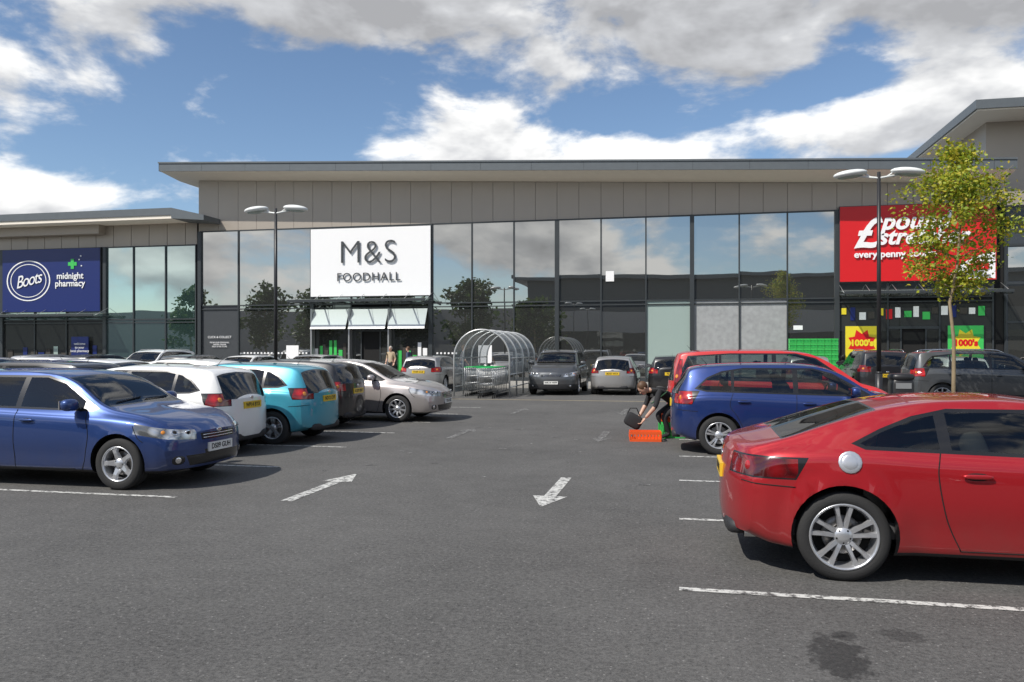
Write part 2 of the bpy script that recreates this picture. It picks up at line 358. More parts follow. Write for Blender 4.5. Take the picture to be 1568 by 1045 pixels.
    if h[0]: D.sup(h[0],(.012,.05,.03),CHR,1)
    h=bvh.ray_cast(V((-4,0,.36)),V((1,0,0)))
    if h[0]: D.sup(V((h[0].x+.115,0,.30)),(.10,hw*.66,.075),PLAS,.5)
    h=bvh.ray_cast(V((-4,-hw*.6,.27)),V((1,0,0)))
    ex=(h[0].x if h[0] else -L/2+.15)
    for sg in((1,-1) if key=='tt' else(-1,)):
        q=.045 if key=='tt' else .028
        D.tube([(ex+.2,sg*hw*.60,.265),(ex-.01,sg*hw*.60,.265)],q,CHR,14,False); D.tube([(ex+.2,sg*hw*.60,.265),(ex+.02,sg*hw*.60,.265)],q*.85,DARK,12)
    for sg in(1,-1):
        zl=hz+.005
        for yy,rr,mt_ in((hw*.60,.040,CHR),(hw*.76,.046,CHR),(hw*.87,.026,ORA)):
            h=bvh.ray_cast(V((4,sg*yy,zl+(yy/hw-.6)*.08)),V((-1,0,0)))
            if h[0]:
                M_=h[1].to_track_quat('Z','Y').to_matrix(); D.sup(h[0]-h[1]*.002,(rr,rr,.007),mt_,1,M_,6,18)
                if mt_==CHR: D.sup(h[0]+h[1]*.001,(rr*.62,rr*.62,.007),DARK,1,M_,6,16)
        h=bvh.ray_cast(V((4,sg*hw*.74,.35)),V((-1,0,0)))
        if h[0]:
            M_=h[1].to_track_quat('Z','Y').to_matrix(); D.sup(h[0]-h[1]*.002,(.085,.055,.006),TRIM,.8,M_,6,18); D.sup(h[0]+h[1]*.002,(.04,.04,.007),CHR,1,M_,6,18)
        h=bvh.ray_cast(V((-4,sg*hw*.80,(s['tail'][1]+s['tail'][2])/2)),V((1,0,0)))
        if h[0]:
            M_=h[1].to_track_quat('Z','Y').to_matrix(); D.sup(h[0]-h[1]*.002,(.04,.04,.007),ORA if key!='tt' else RED,1,M_,6,18)
    # wipers
    xw=s['ws'][1]-.06
    for sy in(-.5,.05):
        pts=[]
        for q in range(8):
            yy=sy+.52*q/7; hh_=bvh.ray_cast(V((xw-off-.02-.05*q/7,yy,3)),V((0,0,-1)))
            if hh_[0]: pts.append(hh_[0]+V((0,0,.012)))
        if len(pts)>2: D.tube(pts,.007,DARK,5)
    hh_=bvh.ray_cast(V((s['rw'][1]+.35-off,0,3)),V((0,0,-1)))
    if hh_[0] and key!='tt': D.tube([hh_[0],hh_[0]+V((-.10,0,.11))],[.006,.002],DARK,5)
    if s.get('rails'):
        for sg in(1,-1):
            pts=[]
            for q in range(14):
                xx=.5+2.0*q/13; yy=sg*hw*.66; h=bvh.ray_cast(V((xx-off,yy,3)),V((0,0,-1)))
                if h[0]: pts.append(h[0]+V((0,0,.045 if 0<q<13 else 0)))
            D.tube(pts,.014,CHR,6)
    if key=='tt':
        c,nn=side(s['wx'][0]+.04,.875,-1)
        if c:
            M=nn.to_track_quat('Z','Y').to_matrix(); D.sup(c+nn*.003,(.083,.083,.008),RIM,1,M); D.sup(c+nn*.006,(.06,.06,.008),RIM,1,M)
    # interior
    zf=.30; x_=lambda a:a*L/4.34-off
    D.box(x_(.5),x_(3.2),-hw+.14,hw-.14,zf,zf+.12,SEAT)
    zs=belt(L*.45)
    D.sup((x_(3.0),0,zs-.13),(.28,hw-.16,.13),SEAT,.6)
    for sg in(1,-1):
        M=Matrix.Rotation(-.28,3,'Y')
        D.sup((x_(1.95),sg*.36,zs-.12),(.10,.24,.36),SEAT,.6,M); D.sup((x_(1.80),sg*.36,zs+.27*H/1.49-.02),(.05,.13,.09),SEAT,.6,M)
        D.sup((x_(2.2),sg*.36,.55),(.27,.25,.10),SEAT,.6)
        if key!='tt': D.sup((x_(.92),sg*.34,zs+.20),(.05,.12,.07),SEAT,.6,M)
    D.sup((x_(1.0),0,zs-.18),(.12,hw-.25,.30),SEAT,.6)
    pts=[(x_(2.68)+.05*math.sin(a)*.9,.36+.18*math.cos(a),zs-.0+.16*math.sin(a)) for a in [2*math.pi*q/20 for q in range(21)]]
    D.tube(pts,.014,DARK,6)
    h=bvh.ray_cast(V((s['ws'][0]+.12-off,0,3)),V((0,0,-1)))
    if h[0]: D.sup(h[0]+V((-.03,0,-.10)),(.015,.11,.035),DARK,.7)
    dm=D.mesh('car_fittings_'+key)
    BODY[key]=(me,dm,px,pf); return BODY[key]
WH={}
def wheel(r,style):
    if (r,style) in WH: return WH[(r,style)]
    D=MB(); q=r-.105 if style!=7 else r-.087
    D.lathe([(q,-.10),(q+.02,-.108),(r-.035,-.108),(r-.008,-.097),(r,-.075),(r,-.03),(r-.006,-.028),(r-.006,-.022),(r,-.02),(r,.02),(r-.006,.022),(r-.006,.028),(r,.03),(r,.075),(r-.008,.095),(r-.03,.106),(q+.03,.112),(q+.012,.107),(q,.1)],TYRE,56)
    D.lathe([(q+.005,.098),(q+.004,.108),(q-.004,.110),(q-.012,.104),(q-.018,.085),(q-.03,.0),(q-.03,-.09)],RIM,56)
    D.lathe([(0.001,-.03),(q-.03,-.03)],DARK,40); D.lathe([(.05,.0),(.05,.012),(.14,.012),(.145,0)],DISC,36)
    angs=[]
    if style==7:
        for k in range(5): angs+=[k*72-13,k*72+13]
        w0,w1=.020,.013
    elif style==5: angs=[k*72 for k in range(5)]; w0,w1=.036,.024
    elif style==10:
        for k in range(5): angs+=[k*72-9,k*72+9]
        w0,w1=.018,.014
    else: angs=[k*360/9 for k in range(9)]; w0,w1=.024,.017
    for a in angs:
        a=R(a+90); ca,sa=math.cos(a),math.sin(a); st=[]
        for rr,yy,w in((.035,.072,w0),(.09,.086,w0*.85),(q*.65,.098,w1),(q-.008,.097,w1*1.5)):
            for (t,dy) in((-1.25,-.035),(-.8,-.002),(.8,-.002),(1.25,-.035)):
                st.append((rr*ca-t*w*sa,yy+dy,rr*sa+t*w*ca))
        fs=[]
        for k in range(3):
            for j in range(3): fs.append((k*4+j,k*4+j+1,(k+1)*4+j+1,(k+1)*4+j))
        D.add(st,fs,RIM)
    D.lathe([(.001,.085),(.03,.085),(.035,.082),(.062,.078),(.07,.06),(.07,.02)],RIM,24)
    for k in range(5):
        a=R(k*72+54); D.sup((.05*math.cos(a),.079,.05*math.sin(a)),(.008,.006,.008),DARK,1,None,6,8)
    me=D.mesh('alloy_wheel_%d'%style); WH[(r,style)]=me; return me
def car(name,key,pm,x,y,h,style=9,front='',rear=''):
    me,dm,px,pf=build_body(key); s=SPECS[key]
    e=empty(name,(x,y,0),R(h))
    me=me.copy()
    sl=[pm,pm,GLASS,TRIM,LAMP,REDD if key=='tt' else RED,PLAS,CHR]
    for i,q in enumerate(sl): me.materials[i]=q
    link('body',me,e)
    dm=dm.copy()
    for i,m_ in enumerate(dm.materials):
        if m_==s_paint: dm.materials[i]=pm
    link('fittings_and_interior',dm,e)
    wm=wheel(s['r'],style)
    for i,wx in enumerate(s['wx']):
        for sg in(1,-1):
            w=link('wheel',wm,e,(wx-s['L']/2,sg*(s['W']/2-.125),s['r'])); w.rotation_euler=(0,.3 if i else 0,0 if sg>0 else math.pi)
    if front and pf: text('front_number_plate_text',front,.092,(pf+.001,0,s['plate_f']),(R(90),0,R(90)),INK,e,.001,off=.002)
    if rear and px: text('rear_number_plate_text',rear,.092,(px-.001,0,s['plate_r']),(R(90),0,R(-90)),INK,e,.001,off=.002)
    return e
P_BLUE=paint('paint_blue',(.018,.050,.185)); P_DBLUE=paint('paint_deep_blue',(.012,.035,.16)); P_RED=paint('paint_red_metallic',(.42,.012,.018),.45)
P_RED2=paint('paint_red',(.55,.015,.015),0); P_WHITE=paint('paint_white',(.82,.82,.80),0); P_TEAL=paint('paint_light_blue',(.05,.34,.46),.3)
P_BLACK=paint('paint_black',(.012,.012,.014),.2); P_SILV=paint('paint_silver',(.45,.44,.43),.7); P_GREY=paint('paint_grey',(.09,.095,.10),.6); P_PINKS=paint('paint_warm_silver',(.50,.46,.44),.6)
car('blue_hatchback_car','hatch',P_BLUE,-7.93,9.3,0,5,front='DS09 GUH')
car('red_coupe_car','tt',P_RED,2.43,7.09,0,7,rear='LK07 VTX')
car('white_hatchback_car','small',P_WHITE,-8.78,11.9,180,9,rear='WP14 BYX')
car('light_blue_hatchback_car','small',P_TEAL,-8.3,13.8,180,10,rear='ND12 OYF')
car('black_hatchback_car','golf',P_BLACK,-8.95,16.35,180,5,rear='KX09 RBO')
car('silver_estate_car','est',P_PINKS,-7.84,18.5,0,9,front='YT61 HKE')
car('deep_blue_hatchback_car','golf',P_DBLUE,1.95,14.05,0,10,rear='SA15 KLM')
car('red_people_carrier_car','mpv',P_RED2,1.9,16.5,0,9,rear='VU58 KJD')
car('grey_suv_car','suv',P_GREY,-4.6,31.1,-90,5,front='WK14 WFP')
car('silver_hatchback_car','small',P_SILV,-2.4,31.3,90,9,rear='BD57 HTX')
for n_,k_,p_,x_,y_,h_,st_,fr_,re2 in (('black_hatchback_car','golf',P_BLACK,-.25,31.6,90,5,'','FE12 NBZ'),('silver_hatchback_car','golf',P_SILV,4.5,31.4,90,9,'','NJ08 UTE'),('black_suv_car','suv',P_BLACK,6.95,31.4,90,5,'','EO63 WRC'),
 ('grey_suv_car','suv',P_GREY,8.75,25.6,0,9,'','MT16 LBV'),('silver_hatchback_car','hatch',P_SILV,-10.1,32.2,90,9,'','YH59 CCE'),('white_hatchback_car','hatch',P_WHITE,-18.4,31.4,-90,9,'BN13 TTY',''),('silver_hatchback_car','golf',P_SILV,-15.3,31.5,-90,9,'PO11 KLD',''),
 ('white_suv_car','suv',P_WHITE,-22.9,31.5,-90,9,'',''),('grey_hatchback_car','golf',P_GREY,-20.6,31.4,90,9,'','OV14 DZA'),('black_hatchback_car','golf',P_BLACK,-25.4,31.4,90,9,'',''),('silver_hatchback_car','golf',P_SILV,-28,31.4,90,9,'',''),
 ('silver_hatchback_car','golf',P_SILV,-13.1,11.7,0,9,'',''),('black_hatchback_car','golf',P_BLACK,-13.2,14.0,180,9,'',''),('white_hatchback_car','golf',P_WHITE,-13.0,16.5,0,9,'',''),('white_hatchback_car','small',P_WHITE,-13.1,18.9,180,9,'',''),
 ('silver_hatchback_car','golf',P_SILV,-20.5,20.5,0,9,'',''),('white_hatchback_car','hatch',P_WHITE,-20.3,23,0,9,'',''),('red_hatchback_car','golf',P_RED2,-20.4,18.2,0,9,'',''),
 ('silver_hatchback_car','golf',P_SILV,12.6,31.4,90,9,'',''),('blue_hatchback_car','golf',P_BLUE,15,31.4,90,9,'',''),('white_hatchback_car','small',P_WHITE,9.6,31.4,90,9,'',''),
 ('silver_hatchback_car','golf',P_SILV,-8,-8,0,9,'',''),('red_hatchback_car','small',P_RED2,-8,-10.5,0,9,'',''),('white_suv_car','suv',P_WHITE,3,-9,0,9,'',''),('black_hatchback_car','golf',P_BLACK,3,-12,0,9,'',''),('silver_estate_car','est',P_SILV,-14,-20,90,9,'',''),('blue_hatchback_car','golf',P_BLUE,-4,-22,90,9,'',''),('white_hatchback_car','small',P_WHITE,1,-22,90,9,'',''),('grey_suv_car','suv',P_GREY,6,-22,90,9,'',''),('red_hatchback_car','golf',P_RED2,-19,-22,90,9,'',''),('silver_hatchback_car','golf',P_SILV,11,-22,90,9,'','')):
    car(n_,k_,p_,x_,y_,h_,st_,front=fr_,rear=re2)
#---------------------------------------------------------------- camera, light
cam=bpy.data.cameras.new('camera'); co=bpy.data.objects.new('camera',cam); S.collection.objects.link(co); S.camera=co
cam.sensor_width=36; cam.lens=28.01; cam.clip_end=3000
co.location=(0,0,1.7); co.rotation_euler=(R(90),0,R(11.85)); cam.shift_y=.008
el=R(48); v=Vector((-.68*math.cos(el),-.73*math.cos(el),math.sin(el)))
sl=bpy.data.lights.new('sun','SUN'); sl.energy=5.0; sl.angle=R(.5); sl.color=(1,.95,.88)
so=bpy.data.objects.new('sun',sl); S.collection.objects.link(so); so.rotation_euler=v.to_track_quat('Z','Y').to_euler()
#---------------------------------------------------------------- sky with clouds
N=W.node_tree.nodes; L=W.node_tree.links; N.clear()
def M(op,a,b=None,c=None):
    n=N.new('ShaderNodeMath'); n.operation=op
    for i,q in enumerate((a,b,c)):
        if q is None: continue
        if isinstance(q,(int,float)): n.inputs[i].default_value=q
        else: L.new(q,n.inputs[i])
    return n.outputs[0]
tc=N.new('ShaderNodeTexCoord'); sp=N.new('ShaderNodeSeparateXYZ'); L.new(tc.outputs['Generated'],sp.inputs[0])
az=M('ARCTAN2',sp.outputs['X'],sp.outputs['Y']); az=M('SUBTRACT',az,M('MULTIPLY',M('GREATER_THAN',az,1.75),2*math.pi)); ele=M('ARCSINE',sp.outputs['Z'])
def dens(dy,sc,det,off=0):
    cb=N.new('ShaderNodeCombineXYZ'); L.new(M('MULTIPLY',az,1.0),cb.inputs[0]); L.new(M('MULTIPLY',M('ADD',ele,dy),2.0),cb.inputs[1]); cb.inputs[2].default_value=off
    no=N.new('ShaderNodeTexNoise'); no.inputs['Scale'].default_value=sc; no.inputs['Detail'].default_value=det; no.inputs['Roughness'].default_value=.56; no.inputs['Distortion'].default_value=.15
    L.new(cb.outputs[0],no.inputs['Vector']); return no.outputs['Fac']
BUMPS=[(-36,13,7,4,-.16),(-20,18.5,7,2.5,-.14),(-4,16.5,6,1.6,-.12),(9,17,5,1.6,-.12),(-27,11.5,5,2,-.1),(-43,16,6,3,.10),(-10,14,12,1.8,.14),(12,14.5,8,2.5,.16),(5,23,16,4,.20),(-25,24,12,3,.10),(-40,9,8,1.5,.08),(-18,23,5,2,.05),(-168,12,26,5,.17),(-190,20,24,7,.06),(-36,22.5,9,2.5,.07)]
def bias(dy):
    t=None
    for a0,e0,sa,se,am in BUMPS:
        q=M('ADD',M('POWER',M('DIVIDE',M('ABSOLUTE',M('SUBTRACT',az,R(a0))),R(sa)),2.0),M('POWER',M('DIVIDE',M('ABSOLUTE',M('SUBTRACT',M('ADD',ele,dy),R(e0))),R(se)),2.0))
        g=M('MULTIPLY',M('EXPONENT',M('MULTIPLY',q,-1.0)),am); t=g if t is None else M('ADD',t,g)
    return t
b0=bias(0); d0=M('ADD',dens(0,4.2,8),b0); d1=M('ADD',dens(R(1.3),4.2,5),bias(R(1.3)))
mr=N.new('ShaderNodeMapRange'); mr.interpolation_type='SMOOTHSTEP'; mr.inputs['From Min'].default_value=.47; mr.inputs['From Max'].default_value=.585; L.new(d0,mr.inputs['Value'])
lit=M('ADD',.52,M('MULTIPLY',M('SUBTRACT',d0,d1),3.2))
thick=N.new('ShaderNodeMapRange'); thick.inputs['From Min'].default_value=.55; thick.inputs['From Max'].default_value=.85; thick.inputs['To Max'].default_value=.42; L.new(d0,thick.inputs['Value'])
hi=N.new('ShaderNodeMapRange'); hi.inputs['From Min'].default_value=R(13); hi.inputs['From Max'].default_value=R(22); hi.inputs['To Min'].default_value=-.18; hi.inputs['To Max'].default_value=.16; L.new(ele,hi.inputs['Value'])
lit=M('SUBTRACT',M('SUBTRACT',lit,thick.outputs[0]),hi.outputs[0])
cr=N.new('ShaderNodeValToRGB'); E=cr.color_ramp.elements; E[0].position=.0; E[0].color=(.33,.335,.35,1); E[1].position=.85; E[1].color=(.88,.88,.87,1)
e2=E.new(.4); e2.color=(.50,.51,.53,1); L.new(lit,cr.inputs[0])
sky=N.new('ShaderNodeTexSky'); sky.sky_type='NISHITA'; sky.sun_disc=False; sky.sun_elevation=el; sky.sun_rotation=math.atan2(-.68,-.73); sky.air_density=1; sky.dust_density=.25; sky.ozone_density=3.5
bg1=N.new('ShaderNodeBackground'); bg1.inputs[1].default_value=.125; L.new(sky.outputs[0],bg1.inputs[0])
bg2=N.new('ShaderNodeBackground'); bg2.inputs[1].default_value=1.3; L.new(cr.outputs[0],bg2.inputs[0])
mx=N.new('ShaderNodeMixShader'); L.new(mr.outputs[0],mx.inputs[0]); L.new(bg1.outputs[0],mx.inputs[1]); L.new(bg2.outputs[0],mx.inputs[2])
wo=N.new('ShaderNodeOutputWorld'); L.new(mx.outputs[0],wo.inputs[0])
#---------------------------------------------------------------- ground
def asphalt():
    m,N,L,b=newmat('asphalt'); tc=N.new('ShaderNodeTexCoord')
    def noise(sc,det=4,ro=.5):
        n=N.new('ShaderNodeTexNoise'); n.inputs['Scale'].default_value=sc; n.inputs['Detail'].default_value=det; n.inputs['Roughness'].default_value=ro; L.new(tc.outputs['Object'],n.inputs['Vector']); return n.outputs['Fac']
    def mth(op,a,b_=0):
        n=N.new('ShaderNodeMath'); n.operation=op
        for i,q in enumerate((a,b_)):
            if isinstance(q,(int,float)): n.inputs[i].default_value=q
            else: L.new(q,n.inputs[i])
        return n.outputs[0]
    big=noise(.35,6,.6); mid=noise(3,5,.6); fine=noise(55,6,.8); vf=noise(120,3,.8)
    val=mth('ADD',mth('ADD',mth('MULTIPLY',big,.08),mth('MULTIPLY',mid,.045)),mth('ADD',mth('MULTIPLY',fine,.17),mth('MULTIPLY',vf,.13)))
    val=mth('ADD',val,mth('MULTIPLY',noise(26,5,.9),.28)); val=mth('MAXIMUM',mth('SUBTRACT',val,.265),.018)
    vo=N.new('ShaderNodeTexVoronoi'); vo.inputs['Scale'].default_value=42; L.new(tc.outputs['Object'],vo.inputs['Vector'])
    sc=N.new('ShaderNodeSeparateColor'); L.new(vo.outputs['Color'],sc.inputs[0])
    chip=mth('MULTIPLY',mth('LESS_THAN',vo.outputs['Distance'],.28),mth('GREATER_THAN',sc.outputs[0],.93)); val=mth('ADD',val,mth('MULTIPLY',chip,.10))
    sp=N.new('ShaderNodeSeparateXYZ'); L.new(tc.outputs['Object'],sp.inputs[0])
    stn=noise(9,5,.65)
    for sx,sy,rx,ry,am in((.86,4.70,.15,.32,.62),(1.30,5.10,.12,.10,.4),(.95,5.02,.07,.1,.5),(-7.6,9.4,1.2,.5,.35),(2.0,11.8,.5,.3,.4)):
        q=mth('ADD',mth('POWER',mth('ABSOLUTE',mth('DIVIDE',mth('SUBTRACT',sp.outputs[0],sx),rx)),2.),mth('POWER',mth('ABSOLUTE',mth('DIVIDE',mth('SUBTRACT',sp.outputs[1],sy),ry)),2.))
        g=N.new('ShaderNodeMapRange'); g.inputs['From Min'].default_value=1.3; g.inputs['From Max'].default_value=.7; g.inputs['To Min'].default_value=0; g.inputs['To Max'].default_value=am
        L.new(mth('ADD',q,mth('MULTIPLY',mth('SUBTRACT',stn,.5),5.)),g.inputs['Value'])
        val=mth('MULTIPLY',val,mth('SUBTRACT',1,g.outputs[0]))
    cb=N.new('ShaderNodeCombineColor'); L.new(val,cb.inputs[0]); L.new(mth('MULTIPLY',val,.975),cb.inputs[1]); L.new(mth('MULTIPLY',val,.925),cb.inputs[2]); L.new(cb.outputs[0],b.inputs['Base Color'])
    b.inputs['Roughness'].default_value=.85; bp=N.new('ShaderNodeBump'); bp.inputs['Strength'].default_value=.6; bp.inputs['Distance'].default_value=.006; L.new(fine,bp.inputs['Height']); L.new(bp.outputs[0],b.inputs['Normal'])
    return m
ASP=asphalt()
g=MB(); g.quad((-900,-700,0),(900,-700,0),(900,900,0),(-900,900,0),ASP); g.obj('ground')
#---------------------------------------------------------------- markings, kerbs
def marking(n,col,thr=.42):
    m,N,L,b=newmat(n); b.inputs['Roughness'].default_value=.7
    tc=N.new('ShaderNodeTexCoord'); a=N.new('ShaderNodeTexNoise'); a.inputs['Scale'].default_value=14; a.inputs['Detail'].default_value=8; a.inputs['Roughness'].default_value=.72
    L.new(tc.outputs['Object'],a.inputs['Vector']); cr=N.new('ShaderNodeValToRGB'); E=cr.color_ramp.elements
    E[0].position=thr; E[0].color=(.08,.078,.075,1); E[1].position=thr+.10; E[1].color=c4(col); L.new(a.outputs['Fac'],cr.inputs[0]); L.new(cr.outputs[0],b.inputs['Base Color']); return m
MK=marking('worn_white_paint',(.55,.55,.52),.42); MKW=marking('very_worn_paint',(.42,.42,.40),.52); MKY=marking('pale_line_paint',(.55,.45,.28),.36)
g=MB()
def strip(x0,x1,y0,y1,m=None): g.quad((x0,y0,.004),(x1,y0,.004),(x1,y1,.004),(x0,y1,.004),m or MK)
for k in range(8):
    y=5.77+2.385*k; strip(0.0,4.9,y-.04,y+.04)
    if k: strip(-10.4,-5.65,y-.04,y+.04)
for k in range(9):
    y=5.77+2.385*k; strip(-15.5,-10.75,y-.04,y+.04); strip(5.2,9.9,y-.04,y+.04)
strip(-10.62,-10.54,5,25,MKW)
strip(-24,-7.9,26.3,26.4,MKY); strip(-7.7,3,26.15,26.25,MKY)
for k in range(14): strip(-24+2.4*k,-23.92+2.4*k,29,34.1,MKW)
def arrow(x,y,d,m=MK):
    z=.004
    if d>0: g.quad((x-.07,y,z),(x+.07,y,z),(x+.07,y+1.35,z),(x-.07,y+1.35,z),m)
    else: g.quad((x-.07,y-1.35,z),(x+.07,y-1.35,z),(x+.07,y,z),(x-.07,y,z),m)
    g.add([(x-.20,y+d*1.35,z),(x+.20,y+d*1.35,z),(x,y+d*2.0,z)],[(0,1,2) if d>0 else (1,0,2)],m)
arrow(-4.3,8.2,1); arrow(-1.46,10.45,-1)
arrow(-4.3,14.6,1,MKW); arrow(-1.46,16.6,-1,MKW); arrow(-4.3,20.5,1,MKW); arrow(-1.46,22.8,-1,MKW)
for k in range(34):
    x=random.uniform(-5.2,-.4); y=random.uniform(9.5,22); w=random.uniform(.04,.18); strip(x,x+w,y,y+random.uniform(.04,.10),MKW)
g.obj('painted_road_markings')
PAV=pmat('concrete_paving',(.27,.26,.24),.8,var=.2,vs=2,bump=.2); KERB=pmat('concrete_kerb',(.36,.35,.32),.8,var=.2)
g=MB(); g.box(-70,40,34.62,60,.0,.12,PAV); g.obj('pavement')
g=MB()
for k in range(100): g.box(-52+.92*k,-52+.92*k+.91,34.48,34.615,0,.125,KERB)
g.obj('kerb')
#---------------------------------------------------------------- retail building
def fglass(n,tint,f,dk):
    m,N,L,b=newmat(n); N.remove(b); out=N['Material Output']
    d=N.new('ShaderNodeBsdfDiffuse'); d.inputs[0].default_value=c4(dk); gl=N.new('ShaderNodeBsdfGlossy'); gl.inputs[0].default_value=c4(tint); gl.inputs['Roughness'].default_value=.008
    fr=N.new('ShaderNodeFresnel'); fr.inputs[0].default_value=1.5; ad=N.new('ShaderNodeMath'); ad.operation='ADD'; ad.inputs[1].default_value=f; ad.use_clamp=True; L.new(fr.outputs[0],ad.inputs[0])
    tc=N.new('ShaderNodeTexCoord'); no=N.new('ShaderNodeTexNoise'); no.inputs['Scale'].default_value=.55; no.inputs['Detail'].default_value=1; L.new(tc.outputs['Object'],no.inputs['Vector'])
    bp=N.new('ShaderNodeBump'); bp.inputs['Strength'].default_value=.12; bp.inputs['Distance'].default_value=.02; L.new(no.outputs['Fac'],bp.inputs['Height']); L.new(bp.outputs[0],gl.inputs['Normal'])
    mx=N.new('ShaderNodeMixShader'); L.new(ad.outputs[0],mx.inputs[0]); L.new(d.outputs[0],mx.inputs[1]); L.new(gl.outputs[0],mx.inputs[2]); L.new(mx.outputs[0],out.inputs['Surface']); return m
def transmat(n,tint,col,f,rough):
    m,N,L,b=newmat(n); t=N.new('ShaderNodeBsdfTransparent'); t.inputs[0].default_value=c4(tint)
    b.inputs['Base Color'].default_value=c4(col); b.inputs['Roughness'].default_value=rough
    x=N.new('ShaderNodeMixShader'); x.inputs[0].default_value=f; L.new(t.outputs[0],x.inputs[1]); L.new(b.outputs[0],x.inputs[2]); L.new(x.outputs[0],N['Material Output'].inputs['Surface']); return m
FG=fglass('coated_facade_glass',(.84,.84,.82),.47,(.05,.052,.05)); FGB=fglass('tinted_green_glass',(.72,.84,.82),.58,(.05,.09,.085)); FGL=fglass('clear_shop_glass',(.6,.62,.6),.14,(.04,.041,.039))
CLAD=pmat('bronze_grey_cladding',(.385,.34,.29),.45,.25,var=.06,vs=.6); CLADL=pmat('pale_soffit',(.84,.77,.66),.7,var=.05); FASC=pmat('fascia_grey',(.12,.135,.145),.45,.2); MUL=pmat('mullion_grey',(.045,.052,.056),.4,.2)
DKC=pmat('dark_cladding',(.055,.065,.075),.45,.2); WHT=pmat('sign_white',(.86,.86,.86),.4,var=.01); NAVY=pmat('sign_navy',(.008,.02,.13),.35,var=.03); SRED=pmat('sign_red',(.62,.008,.012),.4,var=.03)
SHD=pmat('sign_letters_grey',(.05,.055,.06),.4); PALEG=pmat('pale_green_panel',(.30,.38,.35),.35,var=.03); FROST=pmat('frosted_panel',(.33,.34,.34),.3,var=.3,vs=5); POST=pmat('poster_yellow',(.75,.62,.03),.4,var=.05); GRN=pmat('green_plastic',(.02,.35,.09),.4); LGRN=pmat('poster_green',(.05,.5,.1),.4)
INT=pmat('shop_interior',(.05,.045,.04),.9,var=.5,vs=2); STEEL=pmat('galvanised_steel',(.45,.46,.46),.4,.7); CGL=transmat('canopy_glass',(.8,.86,.84),(.45,.5,.48),.3,.15)
B=empty('retail_park_building')
F=39.0; XL=-25.6; XR=14.05
def ztop(x): return 10.86+(x-XL)*(9.36-10.86)/(7.1-XL)
g=MB()
px=[XL]+[-25.4+2.1667*k for k in range(1,18)]+[XR]
px=[p for p in px if p<=XR]
for a,b_ in zip(px[:-1],px[1:]):
    if b_-a<.05: continue
    for s0,s1 in ((a,(a+b_)/2),((a+b_)/2,b_)):
        x0=s0+.008; x1=s1-.008; y=F-.06
        g.add([(x0,y,8.1),(x1,y,8.1),(x1,y,ztop(x1)),(x0,y,ztop(x0)),(x0,F,8.1),(x1,F,8.1),(x1,F,ztop(x1)),(x0,F,ztop(x0))],[(0,1,2,3),(0,3,7,4),(1,5,6,2),(0,4,5,1)],CLAD)
g.quad((XL,F,0),(XR,F,0),(XR,F,ztop(XR)),(XL,F,ztop(XL)),DARK)
g.quad((XL,F,0),(XL,F,ztop(XL)),(XL,F+25,ztop(XL)),(XL,F+25,0),CLAD)
g.quad((XR,F,0),(XR,F+25,0),(XR,F+25,ztop(XR)),(XR,F,ztop(XR)),CLAD)
g.obj('cladding_walls',B)
g=MB(); x0,x1=-26.9,14.0; y0=37.35
def rt(x): return 11.52+(x+26.9)*(9.75-11.52)/40.9
def rb(x): return rt(x)-.42
vs=[(x0,y0,rb(x0)),(x1,y0,rb(x1)),(x1,y0,rt(x1)),(x0,y0,rt(x0)),(x0,F+26,rb(x0)),(x1,F+26,rb(x1)),(x1,F+26,rt(x1)),(x0,F+26,rt(x0))]
g.add(vs,[(0,1,2,3),(4,7,6,5),(3,2,6,7),(0,3,7,4),(1,5,6,2)],FASC)
g.quad((x0+.05,y0+.05,rb(x0)-.002),(x1,y0+.05,rb(x1)-.002),(x1,F+.1,ztop(x1)),(x0+.05,F+.1,ztop(x0+.05)),CLADL)
g.quad((x0+.05,F+.1,ztop(x0+.05)),(XL,F+.1,ztop(XL)),(XL,F+25,ztop(XL)),(x0+.05,F+25,ztop(x0)),CLADL)
for k in range(17):
    xx=x0+2.5*k
    if xx<x1: g.box(xx,xx+.012,y0-.006,y0,rb(xx)+.0,rt(xx+.01),MUL)
g.add([(x0-.03,y0-.04,rt(x0)-.02),(x1,y0-.04,rt(x1)-.02),(x1,y0-.04,rt(x1)+.06),(x0-.03,y0-.04,rt(x0)+.06),(x0-.03,y0+.3,rt(x0)+.06),(x1,y0+.3,rt(x1)+.06)],[(0,1,2,3),(3,2,5,4)],FASC)
g.obj('overhanging_roof',B)
def glaze(g,xs,zs,mat,y=F-.05,skip=None):
    for i in range(len(xs)-1):
        for j in range(len(zs)-1):
            if skip and skip(i,j): continue
            q=[random.uniform(-.005,.005) for _ in range(3)]
            g.quad((xs[i],y+q[0],zs[j]),(xs[i+1],y+q[1],zs[j]),(xs[i+1],y+q[1]+q[2],zs[j+1]),(xs[i],y+q[0]+q[2],zs[j+1]),mat(i,j) if callable(mat) else mat)
def mull(g,xs,zs,w=.032,y=F-.12,wz=.03,big=()):
    for i,x in enumerate(xs):
        ww=.10 if i in big else w
        g.box(x-ww,x+ww,y-(.05 if i in big else 0),F-.04,zs[0],zs[-1],MUL)
    for z in zs: g.box(xs[0],xs[-1],y+.012,F-.042,z-wz,z+wz,MUL)
G=MB(); H=MB()
xs=[-25.5,-23.2,-21.07,-18.9,-16.73,-14.57,-12.4,-10.23,-8.07,-5.9,-3.73,-1.57,.6,2.77,4.93,7.1,9.27,11.43,13.6]; zs=[.14,4.05,8.08]
def mt(i,j):
    if j==0 and i==11: return PALEG
    if j==0 and i in(12,13): return FROST
    if j==0 and i in (0,): return SHD
    if j==0 and (3<=i<=5 or i>=15): return FGL
    return FG
